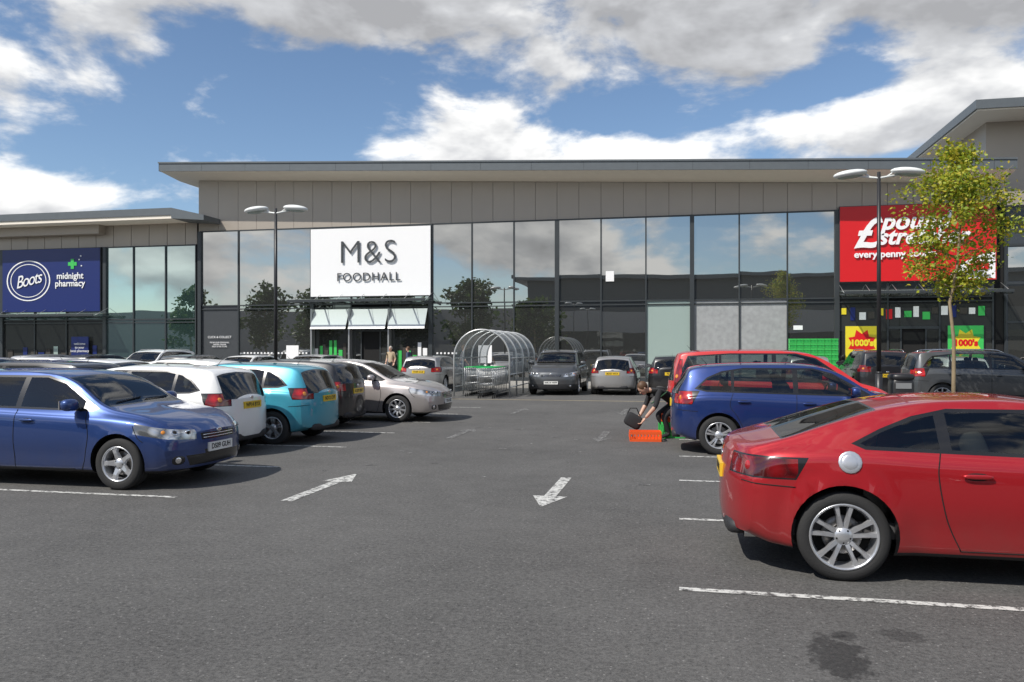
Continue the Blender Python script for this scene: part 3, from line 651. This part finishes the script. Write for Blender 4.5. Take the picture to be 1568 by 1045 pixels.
glaze(G,xs,zs,mt,skip=lambda i,j:j==0 and (i==4 or i==16)); mull(H,xs,zs,big=(0,3,6,9,12,15))
for z in (3.86,): H.box(xs[0],xs[-1],F-.108,F-.043,z-.025,z+.025,MUL)
H.box(xs[0],xs[-1],F-.10,F-.044,.12,.30,MUL)
for k in range(60):
    x=-22.9+.2*k
    if x<-19.2 or -12.2<x: H.box(x,x+.09,F-.075,F-.065,1.45,1.54,WHT)
G.obj('shop_glazing',B); H.obj('glazing_frames',B)
g=MB()
for a,b_ in((-16.70,-14.60),(9.30,11.40)):
    g.quad((a,F+3,.14),(b_,F+3,.14),(b_,F+3,4),(a,F+3,4),INT); g.quad((a,F,.13),(b_,F,.13),(b_,F+3,.13),(a,F+3,.13),PAV)
    g.box(a,b_,F-.1,F-.04,2.62,2.74,MUL); g.quad((a,F-.05,2.74),(b_,F-.05,2.74),(b_,F-.05,3.84),(a,F-.05,3.84),FGL)
    g.box(a+.5,a+.56,F-.09,F-.04,.14,2.62,MUL); g.box(b_-.56,b_-.5,F-.09,F-.04,.14,2.62,MUL)
    g.quad((a,F-.06,.14),(a+.5,F-.06,.14),(a+.5,F-.06,2.62),(a,F-.06,2.62),FGL); g.quad((b_-.5,F-.06,.14),(b_,F-.06,.14),(b_,F-.06,2.62),(b_-.5,F-.06,2.62),FGL)
g.obj('entrance_doors',B)
# window displays (stock and leaflets standing against the glass)
g=MB(); rd=random.Random(4)
for a,b_,n,z0,z1 in((-18.75,-16.9,7,.4,2.3),(-14.45,-12.55,7,.4,2.3),(7.3,9.15,6,.3,1.1),(11.55,13.45,6,.3,1.1),(7.3,13.4,16,3.0,3.7),(-37.8,-31.7,12,.5,2.0)):
    for k in range(n):
        x=a+(b_-a)*k/n; w=(b_-a)/n*rd.uniform(.5,.85); zz=z0+rd.random()*.3; hgt=(z1-zz)*rd.uniform(.5,1)
        g.box(x,x+w,F-.085,F-.062,zz,zz+hgt,rd.choice([PALEG,WHT,LGRN,PALEG,INT] if -20<a<-10 else [SRED,POST,LGRN,WHT,NAVY,INT,INT] if a>0 else [NAVY,PALEG,INT,INT,INT]))
g.obj('window_displays',B)
def canopy(x0,x1,z,d=1.5):
    g=MB(); y1=F-.12; n=6
    g.add([(x0,y1-d,z+.05),(x1,y1-d,z+.05),(x1,y1,z+.22),(x0,y1,z+.22),(x0,y1-d,z+.07),(x1,y1-d,z+.07),(x1,y1,z+.24),(x0,y1,z+.24)],[(0,3,2,1),(4,5,6,7),(0,1,5,4)],CGL)
    g.box(x0-.05,x1+.05,y1-d-.05,y1-d,z+.0,z+.12,MUL)
    for k in range(n+1):
        x=x0+(x1-x0)*k/n; g.tube([(x,y1,z+.05),(x,y1-d,z-.05)],.04,MUL,6); g.tube([(x,y1,z+.5),(x,y1-d*.9,z+.02)],.012,STEEL,6)
    return g.obj('entrance_canopy',B)
canopy(-19.6,-12.3,4.1,1.3); canopy(7.2,13.9,4.15,1.3); canopy(-39,-31.2,3.5,1.2)
g=MB()
for a,b_ in((-18.75,-16.8),(-16.65,-14.65),(-14.5,-12.55)):
    g.add([(a,F-.7,2.75),(b_,F-.7,2.75),(b_,F-.16,3.78),(a,F-.16,3.78)],[(0,1,2,3)],WHT)
    g.box(a-.07,a,F-.5,F-.1,.14,3.8,STEEL)
g.obj('awning_panels',B)
#---- signs
def signboard(n,x0,x1,z0,z1,mat,y=F-.16,t=.10):
    e=empty(n,((x0+x1)/2,y-t,(z0+z1)/2)); g=MB(); w=(x1-x0)/2;h=(z1-z0)/2
    g.box(-w,w,0,t+.05,-h,h,mat); g.box(-w-.03,w+.03,.02,t+.06,-h-.03,h+.03,MUL)
    g.obj('board',e); return e,w,h
rx=(R(90),0,0)
e,w,h=signboard('foodhall_shop_sign',-18.92,-12.36,4.45,7.98,WHT)
text('large_letters','M&S',1.72,(-.08,-.07,.45),rx,SHD,e,.02,off=-.03,sx=.98,space=1.05)
text('small_letters','FOODHALL',.62,(-.05,-.06,-.80),rx,SHD,e,.015,off=-.002,sx=1.0,space=1.12)
e,w,h=signboard('discount_shop_sign',7.2,13.68,4.78,8.2,SRED)
text('pound_symbol','£',1.9,(-2.2,-.06,.42),rx,WHT,e,.015,shear=.25,off=.035)
text('letters_upper','pound',1.05,(-1.5,-.06,.95),rx,WHT,e,.015,align='LEFT',shear=.3,off=.035,sx=1.0,space=1.04)
text('letters_lower','stretcher',1.0,(-1.65,-.06,.26),rx,WHT,e,.015,align='LEFT',shear=.3,off=.032,sx=.95,space=1.04)
text('letters_strapline','every penny counts',.42,(-2.65,-.06,-.50),rx,WHT,e,.015,align='LEFT',off=.012,sx=1.05)
g=MB(); n=18; pts=[(3.2,0,-1.66)]+[(3.2-1.9*math.sin(math.pi/2*k/n),0,-1.66+1.15*math.cos(math.pi/2*k/n)**1.6) for k in range(n+1)]
g.add([(p[0],-.004,p[2]) for p in pts],[tuple(range(len(pts)))],WHT); g.obj('white_corner',e)
text('gifts_letters','gifts',.55,(2.5,-.03,-1.1),(R(90),R(-6),0),SRED,e,.01,off=.03)
text('gifts_small','from discount gift stores',.14,(2.3,-.03,-1.5),rx,NAVY,e,.01)
e,w,h=signboard('pharmacy_shop_sign',-38.0,-31.6,3.82,7.36,NAVY)
g=MB()
for s0,s1,mt_ in((1.48,1.40,WHT),(1.22,1.17,WHT)):
    n=48; vs=[];fs=[]
    for k in range(n):
        a=2*math.pi*k/n
        for q in(s0,s1): vs.append((-1.45+q*math.cos(a)*.98,-.02,.0+q*.78*math.sin(a)))
    for k in range(n): fs.append((2*k,2*k+1,2*((k+1)%n)+1,2*((k+1)%n)))
    g.add(vs,fs,mt_)
g.box(1.35,1.55,-.03,0,.62,1.18,LGRN); g.box(1.17,1.73,-.026,0,.80,1.0,LGRN)
for a,b_ in((1.85,1.1),(2.0,.75),(1.95,1.3)): g.box(a,a+.07,-.03,0,b_,b_+.07,WHT)
g.obj('logo_marks',e)
text('script_letters','Boots',.98,(-1.45,-.03,0.02),(R(90),R(-12),0),WHT,e,.01,shear=.45,sx=.85,space=.86)
text('name_upper','midnight',.5,(1.3,-.03,.22),rx,WHT,e,.01,off=.008); text('name_lower','pharmacy',.5,(1.3,-.03,-.2),rx,WHT,e,.01,off=.008)
e=empty('click_and_collect_panel',(-24.3,F-.2,2.0)); text('panel_letters','CLICK & COLLECT',.17,(0,.08,.35),rx,WHT,e,.003); text('panel_small','FROM OUR FOODHALL\nORDER ONLINE\nPICK UP IN STORE',.11,(0,.08,-.05),rx,WHT,e,.003)
def poster(n,x0,x1,z0,z1,m1,m2,txt,s):
    e,w,h=signboard(n,x0,x1,z0,z1,m1,y=F-.14,t=.03); g=MB()
    k=16; pts=[((w*.9 if q%2 else w*.62)*math.cos(2*math.pi*q/k),-.006,(h*.85 if q%2 else h*.55)*math.sin(2*math.pi*q/k)) for q in range(k)]
    g.add([(0,-.006,0)]+pts,[(0,q+1,(q+1)%k+1) for q in range(k)],m2); g.obj('star',e); text('letters',txt,s,(0,-.014,0),rx,POST if m2==SRED else SRED,e,.003,off=.02)
poster('offer_poster',7.45,8.85,1.2,2.75,POST,SRED,"1000's",.38); poster('offer_poster',11.75,13.2,1.2,2.75,LGRN,POST,"1000's",.38)
g=MB()
for a,b_,c_,d in((-3.5,-3.1,5.0,5.5),(-9.9,-9.2,1.0,1.9),(-20.4,-19.7,1.2,1.9),(5.2,5.6,2.6,2.8)): g.box(a,b_,F-.09,F-.062,c_,d,WHT)
g.obj('window_notices',B)
# --- pharmacy unit
B2=empty('pharmacy_building'); G=MB();H=MB()
xs=[-60,-56,-52,-48,-44,-41.5,-38.2,-36,-33.9,-31.4,-29.6,-27.6,-25.75]; zs=[.14,3.35,7.38]
glaze(G,xs,zs,lambda i,j:FGL if j==0 and 5<i<9 else FGB); mull(H,xs,zs,big=(6,9)); H.box(xs[0],xs[-1],F-.1,F-.043,3.15,3.2,MUL); H.box(xs[0],xs[-1],F-.1,F-.043,.12,.3,MUL)
G.obj('glazing',B2); H.obj('frames',B2)
g=MB(); g.quad((-60,F,0),(-25.62,F,0),(-25.62,F,8.6),(-60,F,8.6),DARK)
for k in range(31):
    x=-60+1.12*k; g.box(x+.01,min(x+1.1,-25.7),F-.06,F-.002,7.42,8.6,CLAD)
g.box(-60,-31.4,F-.6,F-.07,8.1,8.6,CLAD); g.quad((-60,F+20,0),(-60,F,0),(-60,F,8.6),(-60,F+20,8.6),CLAD); g.obj('walls',B2)
g=MB(); g.box(-61,-26.2,37.4,F+20,8.78,9.16,FASC); g.box(-61,-26.2,37.45,F-.0,8.6,8.776,CLADL)
g.add([(-26.2,37.4,9.16),(-24.3,37.4,8.72),(-24.3,37.4,8.45),(-26.2,37.4,8.6),(-26.2,F-.07,9.16),(-24.3,F-.07,8.72),(-24.3,F-.07,8.45),(-26.2,F-.07,8.6)],[(0,3,2,1),(0,1,5,4),(3,7,6,2),(1,2,6,5)],FASC); g.obj('roof',B2)
e=empty('welcome_sign_panel',(-32.9,F-.25,1.5)); g=MB(); g.box(-.55,.55,0,.05,-.9,.9,NAVY); g.obj('board',e); text('letters','welcome\nto your\nlocal pharmacy',.2,(0,-.01,.3),rx,WHT,e,.003)
# --- tall unit on right
B3=empty('corner_retail_building'); g=MB()
g.box(14.1,60,F+2.2,F+24,0,12.35,CLAD); g.obj('upper_walls',B3)
g=MB(); g.box(14.08,60,F-.1,F+2.19,0,8.0,DKC)
for k in range(20): g.box(14.1+2.3*k,14.14+2.3*k,F-.14,F-.1,.2,8.0,MUL)
for z in(2.9,4.6,6.3,8.0): g.box(14.1,60,F-.13,F-.1,z-.05,z+.05,MUL)
g.quad((14.2,F-.112,.3),(40,F-.112,.3),(40,F-.112,4.5),(14.2,F-.112,4.5),FGL); g.quad((14.2,F-.112,4.7),(40,F-.112,4.7),(40,F-.112,6.2),(14.2,F-.112,6.2),FG); g.obj('front_walls',B3)
g=MB(); g.box(12.95,61,F,F+25,12.42,12.82,FASC); g.box(13.05,60.9,F+.1,F+25,12.352,12.418,CLADL); g.obj('roof',B3)
# --- opposite retail terrace
B4=empty('opposite_retail_terrace'); g=MB()
TER=pmat('terrace_cladding',(.34,.33,.32),.6); g.box(-22,70,-62,-36,0,7.2,TER); g.box(-22,70,-62,-35.98,7.2,11.6,DKC); g.box(-24,72,-63,-34.3,11.6,12.1,FASC); g.box(-22,70,-36.05,-35.95,.2,4.2,FGL); g.box(-150,-22,-75,-50,0,8.5,TER); g.box(-220,-150,-80,40,0,9,DKC)
for k in range(8): g.box(-20+11*k,-14+11*k,-36.3,-36.06,5,8.4,[SRED,WHT,NAVY,LGRN][k%4])
g.obj('terrace_block',B4)
# ---------------------------------------------------------------- street furniture
POLE=pmat('black_pole_paint',(.02,.02,.022),.4); LMPW=pmat('lamp_head_white',(.72,.74,.72),.35)
def lamp_post(x,y,h=6.0):
    e=empty('twin_street_lamp',(x,y,0)); g=MB(); g.tube([(0,0,0),(0,0,1.1)],.085,POLE,14); g.tube([(0,0,1.1),(0,0,1.16)],[.085,.05],POLE,14); g.tube([(0,0,1.16),(0,0,h+.05)],[.055,.042],POLE,12)
    g.tube([(-.55,0,h-.02),(0,0,h-.10),(.55,0,h-.02)],.028,LMPW,8)
    for s in(-1,1):
        g.tube([(s*.15,0,h-.09),(s*.4,0,h+.08)],.02,LMPW,6)
        M_=Matrix.Rotation(s*R(6),3,'Y'); g.sup((s*.66,0,h+.03),(.40,.24,.10),LMPW,1,M_,10,22)
        g.sup((s*.66,0,h-.035),(.30,.18,.05),CGL,1,M_,8,18)
    g.obj('post_and_heads',e)
lamp_post(4.8,21.0); lamp_post(-12.2,22.6,6.0)
for p in((-40,-10),(-12,-14),(5,-14),(22,-10),(-12,-28),(5,-28)): lamp_post(*p,7)
for x in(-.55,.55,1.6,-8.3):
    e=empty('bollard',(x,35.2,.12)); g=MB(); g.tube([(0,0,0),(0,0,.95),(0,0,1.0)],[.07,.07,.04],POLE,12); g.tube([(0,0,.78),(0,0,.86)],.073,WHT,12); g.obj('post',e)
e=empty('litter_bin',(5.45,21.6,0)); g=MB(); g.sup((0,0,.5),(.27,.27,.5),POLE,.35); g.sup((0,0,1.0),(.29,.29,.10),POLE,.6); g.box(-.18,.18,-.275,-.262,.72,.86,STEEL); g.obj('body',e)
e=empty('trolley_shelter',(-6.9,27.6,0)); g=MB(); w=1.02; Ls=5.0
TUB=pmat('shelter_steel',(.55,.56,.55),.35,.5); PCm=transmat('polycarbonate',(.78,.82,.84),(.5,.54,.56),.45,.12)
def hoop(y,n=20): return [(-w,y,0)]+[(-w*math.cos(math.pi*k/n),y,1.38+w*math.sin(math.pi*k/n)) for k in range(n+1)]+[(w,y,0)]
for k in range(5): g.tube(hoop(k*Ls/4),.032,TUB,8)
for z in(.35,.8,1.38):
    for s in(-1,1): g.tube([(s*w,0,z),(s*w,Ls,z)],.022,TUB,6)
g.tube([(0,0,1.38+w),(0,Ls,1.38+w)],.02,TUB,6); g.obj('frame',e)
g=MB(); vs=[];fs=[]; P=hoop(0)[1:-1]; P=[(-w,0,.8)]+P+[(w,0,.8)]
for y in(0,Ls): vs+=[(p[0]*.985,y,p[2]-.01) for p in P]
k=len(P)
for i in range(k-1): fs.append((i,i+1,k+i+1,k+i))
g.add(vs,fs,PCm,True); g.quad((-w*.98,.05,.15),(-w*.98,Ls,.15),(-w*.98,Ls,.78),(-w*.98,.05,.78),PCm); g.obj('roof_panels',e)
def trolley(g,x,y,M_=STEEL):
    w0,w1=.27,.22
    def P(a,b_,c_): return (x+a,y+b_,c_)
    for z,dy in((1.0,.0),(.75,.06),(.5,.12)):
        g.tube([P(-w0,dy,z),P(w0,dy,z),P(w1,.80,z-.08),P(-w1,.80,z-.08),P(-w0,dy,z)],.009,M_,5)
    for q in range(8):
        t=q/7; a=-w0+2*w0*t; g.tube([P(a,0,1.0),P(a,.12,.5)],.005,M_,4); g.tube([P(a*.8,.8,.92),P(a*.8,.8,.42)],.005,M_,4)
        for s in(-1,1): g.tube([P(s*(w0+(w1-w0)*t),.8*t,1-.08*t),P(s*(w0+(w1-w0)*t),.12+.68*t,.5-.08*t)],.005,M_,4)
    g.tube([P(-w0,-.06,1.06),P(w0,-.06,1.06)],.018,GRN,6)
    for s in(-1,1):
        g.tube([P(s*w0,0,1.04),P(s*w0,.1,.22),P(s*w1,.85,.16)],.013,M_,5)
        for yy in(.1,.82): g.sup(P(s*w0*.95,yy,.065),(.018,.065,.065),DARK,1,None,6,10)
for x,ys in((-7.2,-.2),(-6.5,-1.15)):
    e2_=empty('shopping_trolleys',(0,0,0)); g=MB()
    for k in range(9): trolley(g,x,27.6+ys+.27*k)
    g.obj('nested_trolleys',e2_)
e=empty('green_crate_stack',(5.95,38.2,.12)); g=MB()
for i in range(7):
    for j in range(9):
        x=-1.05+.3*i; z=.23*j; g.box(x+.006,x+.294,-.2,.2,z,z+.035,LGRN); g.box(x+.006,x+.294,-.2,.2,z+.165,z+.215,LGRN)
        for q in range(5): g.box(x+.012+.062*q,x+.032+.062*q,-.195,.195,z+.035,z+.165,LGRN)
        g.box(x+.03,x+.27,-.17,.17,z+.05,z+.15,GRN)
g.obj('crates',e)
OR=pmat('orange_plastic',(.75,.10,.02),.4)
def crate(g,x,y,z,a,mat,l=.56,w=.38,h=.2):
    M_=Matrix.Rotation(a,3,'Z')
    def bx(x0,x1,y0,y1,z0,z1):
        o=len(g.v); g.box(x0,x1,y0,y1,z0,z1,mat)
        for i in range(o,len(g.v)): p=M_@Vector(g.v[i]); g.v[i]=(p.x+x,p.y+y,p.z+z)
    bx(-l/2,l/2,-w/2,w/2,0,.015)
    for s in(-1,1):
        for z0,z1 in((.0,.05),(h-.05,h)): bx(-l/2-.004,l/2+.004,s*w/2-.008,s*w/2+.008,z0,z1); bx(s*l/2-.008,s*l/2+.008,-w/2-.0,w/2+.0,z0+.001,z1-.001)
        for q in range(10): bx(-l/2+l*q/9-.012,-l/2+l*q/9+.012,s*w/2-.006,s*w/2+.006,.04,h-.04)
        for q in range(6): bx(s*l/2-.006,s*l/2+.006,-w/2+w*q/5-.012,-w/2+w*q/5+.012,.04,h-.04)
g=MB(); crate(g,-.62,15.02,0,.1,OR,h=.18); g.obj('orange_crate')
g=MB(); crate(g,-.14,15.7,0,.3,LGRN,l=.4,h=.3); crate(g,-.14,15.7,.31,.25,OR,l=.4,h=.16); g.obj('stacked_crates')
#---------------------------------------------------------------- trees
BARK=pmat('bark',(.26,.20,.12),.9,var=.3,vs=8,bump=.5)
def leafm(n,cols):
    m,N,L,b=newmat(n); b.inputs['Roughness'].default_value=.55
    g_=N.new('ShaderNodeNewGeometry'); cr=N.new('ShaderNodeValToRGB'); E=cr.color_ramp.elements; E[0].color=c4(cols[0]); E[1].color=c4(cols[-1])
    for i,c_ in enumerate(cols[1:-1]): q=E.new((i+1)/(len(cols)-1)); q.color=c4(c_)
    L.new(g_.outputs['Random Per Island'],cr.inputs[0]); L.new(cr.outputs[0],b.inputs['Base Color'])
    tl=N.new('ShaderNodeBsdfTranslucent'); L.new(cr.outputs[0],tl.inputs[0]); mx=N.new('ShaderNodeMixShader'); mx.inputs[0].default_value=.35; L.new(b.outputs[0],mx.inputs[1]); L.new(tl.outputs[0],mx.inputs[2]); L.new(mx.outputs[0],N['Material Output'].inputs['Surface']); return m
LFY=leafm('yellow_green_leaves',[(.12,.20,.02),(.30,.38,.03),(.46,.48,.04),(.46,.36,.03),(.24,.36,.03)]); LFG=leafm('green_leaves',[(.03,.06,.012),(.06,.10,.02),(.09,.13,.03)])
def tree(n,x,y,h,z0,rw,nl,ls,leaf,seed=3,trunk=.055):
    rnd=random.Random(seed); e=empty(n,(x,y,0)); g=MB()
    tp=[(rnd.uniform(-.03,.03)*k,rnd.uniform(-.03,.03)*k,h*.97*k/7) for k in range(8)]; tp[0]=(0,0,0)
    g.tube(tp,[trunk*(1-.11*k) for k in range(8)],BARK,10); tips=[]
    for k in range(26):
        t=rnd.uniform(.0,1); z=z0+(h-z0)*t*.93; i=min(6,int(z/h*7/.97)); a=rnd.uniform(0,6.283); f=(z-h*.97*i/7)/(h*.97/7); b0_=Vector(tp[i]).lerp(Vector(tp[i+1]),max(0,min(1,f)))
        env_=rw*(math.sin(math.pi*min(1,.22+.78*t))**.6)*rnd.uniform(.45,1.12); d=Vector((math.cos(a),math.sin(a),rnd.uniform(.15,.7)))
        p1=b0_+d*env_*.5; p2=p1+Vector((d.x,d.y,d.z+.25))*env_*.5; g.tube([b0_,p1,p2],[trunk*.32,trunk*.2,trunk*.06],BARK,5)
        for q in range(6):
            s=rnd.uniform(.3,1.05); c_=b0_.lerp(p2,s) ; dd=Vector((rnd.gauss(0,1),rnd.gauss(0,1),rnd.gauss(0,.8)))*env_*.2; g.tube([c_,c_+dd],[trunk*.08,trunk*.03],BARK,4,False); tips.append(c_+dd); tips.append(c_)
    g.obj('trunk_and_limbs',e); g=MB()
    for k in range(nl):
        c_=tips[int(rnd.random()*len(tips))]; p=c_+Vector((rnd.gauss(0,1),rnd.gauss(0,1),rnd.gauss(0,.9)))*(.15*rw/1.3)
        a=Vector((rnd.gauss(0,1),rnd.gauss(0,1),rnd.gauss(0,.6))).normalized(); b_=a.cross(Vector((rnd.gauss(0,1),rnd.gauss(0,1),rnd.gauss(0,1)))).normalized(); s=ls*rnd.uniform(.6,1.25)
        g.add([p,p+a*s*.5+b_*s*.32,p+a*s,p+a*s*.5-b_*s*.32],[(0,1,2,3)],leaf)
    g.obj('foliage',e); return e
tree('young_maple_tree',6.75,21.9,6.9,2.9,1.4,9000,.105,LFY,5)
for i,(x,y,h) in enumerate(((-38,-30,10),(-30,-34,12),(-52,-30,11),(-45,-38,13),(-62,-34,12),(-72,-30,11),(-18,-22,8))): tree('broadleaf_tree',x,y,h,1.8,3.6,2600,.70,LFG,i+20,.2)
#---------------------------------------------------------------- people
def person(name,x,y,rz,J,cols,sc=1.0,headtilt=0,sleeve=False):
    top,legs,skin,hair,shoe=cols
    names=list(J); me=bpy.data.meshes.new('sk')
    E=[('pelvis','spine'),('spine','chest'),('chest','neck'),('neck','head')]
    for s in'LR': E+=[('chest','sh'+s),('sh'+s,'el'+s),('el'+s,'wr'+s),('pelvis','hip'+s),('hip'+s,'kn'+s),('kn'+s,'an'+s),('an'+s,'to'+s)]
    me.from_pydata([J[n] for n in names],[(names.index(a),names.index(b)) for a,b in E],[])
    o=link('tmp',me); md=o.modifiers.new('s','SKIN'); md.use_smooth_shade=True; sd=o.modifiers.new('u','SUBSURF'); sd.levels=2
    rad=dict(pelvis=(.15,.12),spine=(.14,.11),chest=(.165,.12),neck=(.055,.055),head=(.05,.05),sh=(.072,.07),el=(.048,.048),wr=(.03,.03),hip=(.095,.095),kn=(.062,.062),an=(.042,.042),to=(.042,.03))
    for i,n in enumerate(names):
        k=n if n in rad else n[:-1]; dd=me.skin_vertices[0].data[i]; dd.radius=rad[k]; dd.use_root=(n=='pelvis')
    dg=bpy.context.evaluated_depsgraph_get(); m2=bpy.data.meshes.new_from_object(o.evaluated_get(dg)); bpy.data.objects.remove(o)
    g=MB()
    segs=[(Vector(J[a]),Vector(J[b]),a,b) for a,b in E]
    V_=[v.co.copy() for v in m2.vertices]; groups={}
    for p in m2.polygons:
        c=p.center; best=None
        for a,b,na,nb in segs:
            d=b-a; t=max(0,min(1,(c-a).dot(d)/d.length_squared)); q=(c-(a+d*t)).length
            if best is None or q<best[0]: best=(q,na,nb,t)
        _,na,nb,t=best
        if nb=='head' : m_=skin
        elif na[:2]=='an': m_=shoe
        elif na[:2] in('hi','kn') or na=='pelvis' and nb[:3]=='hip': m_=legs
        elif na[:2]=='el': m_=top if sleeve or t<.1 else skin
        else: m_=top
        groups.setdefault(m_,[]).append(list(p.vertices))
    for m_,fs in groups.items():
        used=sorted({i for f in fs for i in f}); mp={i:k for k,i in enumerate(used)}; g.add([V_[i] for i in used],[[mp[i] for i in f] for f in fs],m_,True)
    hd=Vector(J['head']); M_=Matrix.Rotation(headtilt,3,'Y'); C=lambda a,b,c:hd+M_@Vector((a,b,c))
    g.sup(C(.02,0,.09),(.092,.074,.122),skin,1,M_,14,20); g.sup(C(.07,0,.01),(.035,.045,.03),skin,1,M_)
    g.sup(C(-.005,0,.125),(.102,.085,.105),hair,1,M_@Matrix.Rotation(-.35,3,'Y'),12,18)
    g.sup(C(.115,0,.075),(.018,.012,.022),skin,1,M_,6,8); g.sup(C(.10,0,.035),(.012,.024,.006),SRED,1,M_,6,8)
    for s in(-1,1):
        g.sup(C(.095,s*.03,.105),(.010,.013,.008),WHT,1,M_,6,8); g.sup(C(.104,s*.03,.105),(.004,.006,.006),DARK,1,M_,6,8); g.sup(C(.01,s*.077,.09),(.018,.010,.03),skin,1,M_,6,8); g.sup(C(.098,s*.03,.123),(.01,.018,.004),hair,1,M_,6,8)
    for s,sg in(('L',1),('R',-1)):
        w=Vector(J['wr'+s]); d=(w-Vector(J['el'+s])).normalized(); side_=Vector((0,1,0)); side_=(side_-d*side_.dot(d)).normalized(); nn=d.cross(side_)
        Mh=Matrix((side_,nn,d)).transposed(); g.sup(w+d*.055,(.042,.017,.055),skin,.8,Mh)
        for k,l in enumerate((.066,.078,.074,.058)):
            b_=w+d*.10+side_*(-.03+.02*k); c1=.2+.08*k
            g.tube([b_-d*.02,b_+d*l*.42,b_+d*l*.75+nn*l*.22*sg*c1*3,b_+d*l*.95+nn*l*.5*sg*c1*3],[.0098,.0092,.0084,.007],skin,7)
        b_=w+d*.03-side_*.038; g.tube([b_+side_*.01,b_-side_*.024+d*.03,b_-side_*.03+d*.062],[.012,.0105,.008],skin,7)
    ob=g.obj(name); ob.location=(x,y,0); ob.rotation_euler=(0,0,rz); ob.scale=(sc,sc,sc); return ob
def stand(st=.0,arm=.0):
    J=dict(pelvis=(0,0,.95),spine=(0,0,1.12),chest=(.01,0,1.33),neck=(.01,0,1.49),head=(.03,0,1.55))
    for s,g_ in(('L',1),('R',-1)):
        q=st*g_; J.update({'sh'+s:(.0,g_*.175,1.41),'el'+s:(-.03-q*.5,g_*.235,1.14),'wr'+s:(.10-q*.6+arm,g_*.22,.92+arm),'hip'+s:(0,g_*.09,.90),'kn'+s:(.04+q*.7,g_*.10,.50),'an'+s:(-.03+q,g_*.10,.085),'to'+s:(.13+q,g_*.115,.04)})
    return J
SKIN=pmat('skin',(.52,.32,.23),.5,var=.06); HB=pmat('hair_brown',(.09,.045,.02),.6); HG=pmat('hair_grey',(.45,.42,.38),.6); TB=pmat('cloth_black',(.018,.018,.02),.85); TG=pmat('cloth_green',(.02,.07,.03),.85); TAN=pmat('cloth_tan',(.42,.33,.22),.85); TD=pmat('cloth_denim',(.05,.07,.13),.85); TR=pmat('cloth_grey',(.15,.15,.16),.85)
J=dict(pelvis=(-.27,0,.66),spine=(-.10,0,.82),chest=(.12,0,.93),neck=(.27,0,.93),head=(.33,0,.91))
for s,g_ in(('L',1),('R',-1)):
    J.update({'sh'+s:(.16,g_*.18,.90),'el'+s:(.26,g_*.24,.62),'wr'+s:(.43,g_*.15,.40),'hip'+s:(-.25,g_*.09,.62),'kn'+s:(.06,g_*.16,.42),'an'+s:(-.12+.06*g_,g_*.14,.085),'to'+s:(.05+.06*g_,g_*.17,.04)})
person('crouching_person',-.30,15.55,R(205),J,(TB,TB,SKIN,HB,TB),1.0,.9)
g=MB(); g.sup((0,0,.0),(.17,.08,.13),TB,.45,Matrix.Rotation(.5,3,'Y')); g.tube([(-.12,0,.12),(-.06,0,.24),(.06,0,.24),(.12,0,.10)],.012,TB,6); g.obj('black_shoulder_bag',None,(-.85,15.30,.34))
g=MB(); g.sup((0,0,0),(.012,.15,.20),TG,.6,Matrix.Rotation(.9,3,'Y')); g.obj('green_apron',None,(-.37,15.40,.78))
person('standing_shopper',-13.9,37.2,R(-100),stand(.05),(TAN,TB,SKIN,HG,TB),.98).location.z=.12
person('walking_shopper',-10.0,36.4,R(20),stand(.16),(TR,TD,SKIN,HB,TB),1.0).location.z=.12
person('walking_shopper',-13.2,37.8,R(170),stand(.14),(TD,TB,SKIN,HB,TB),.97).location.z=.12
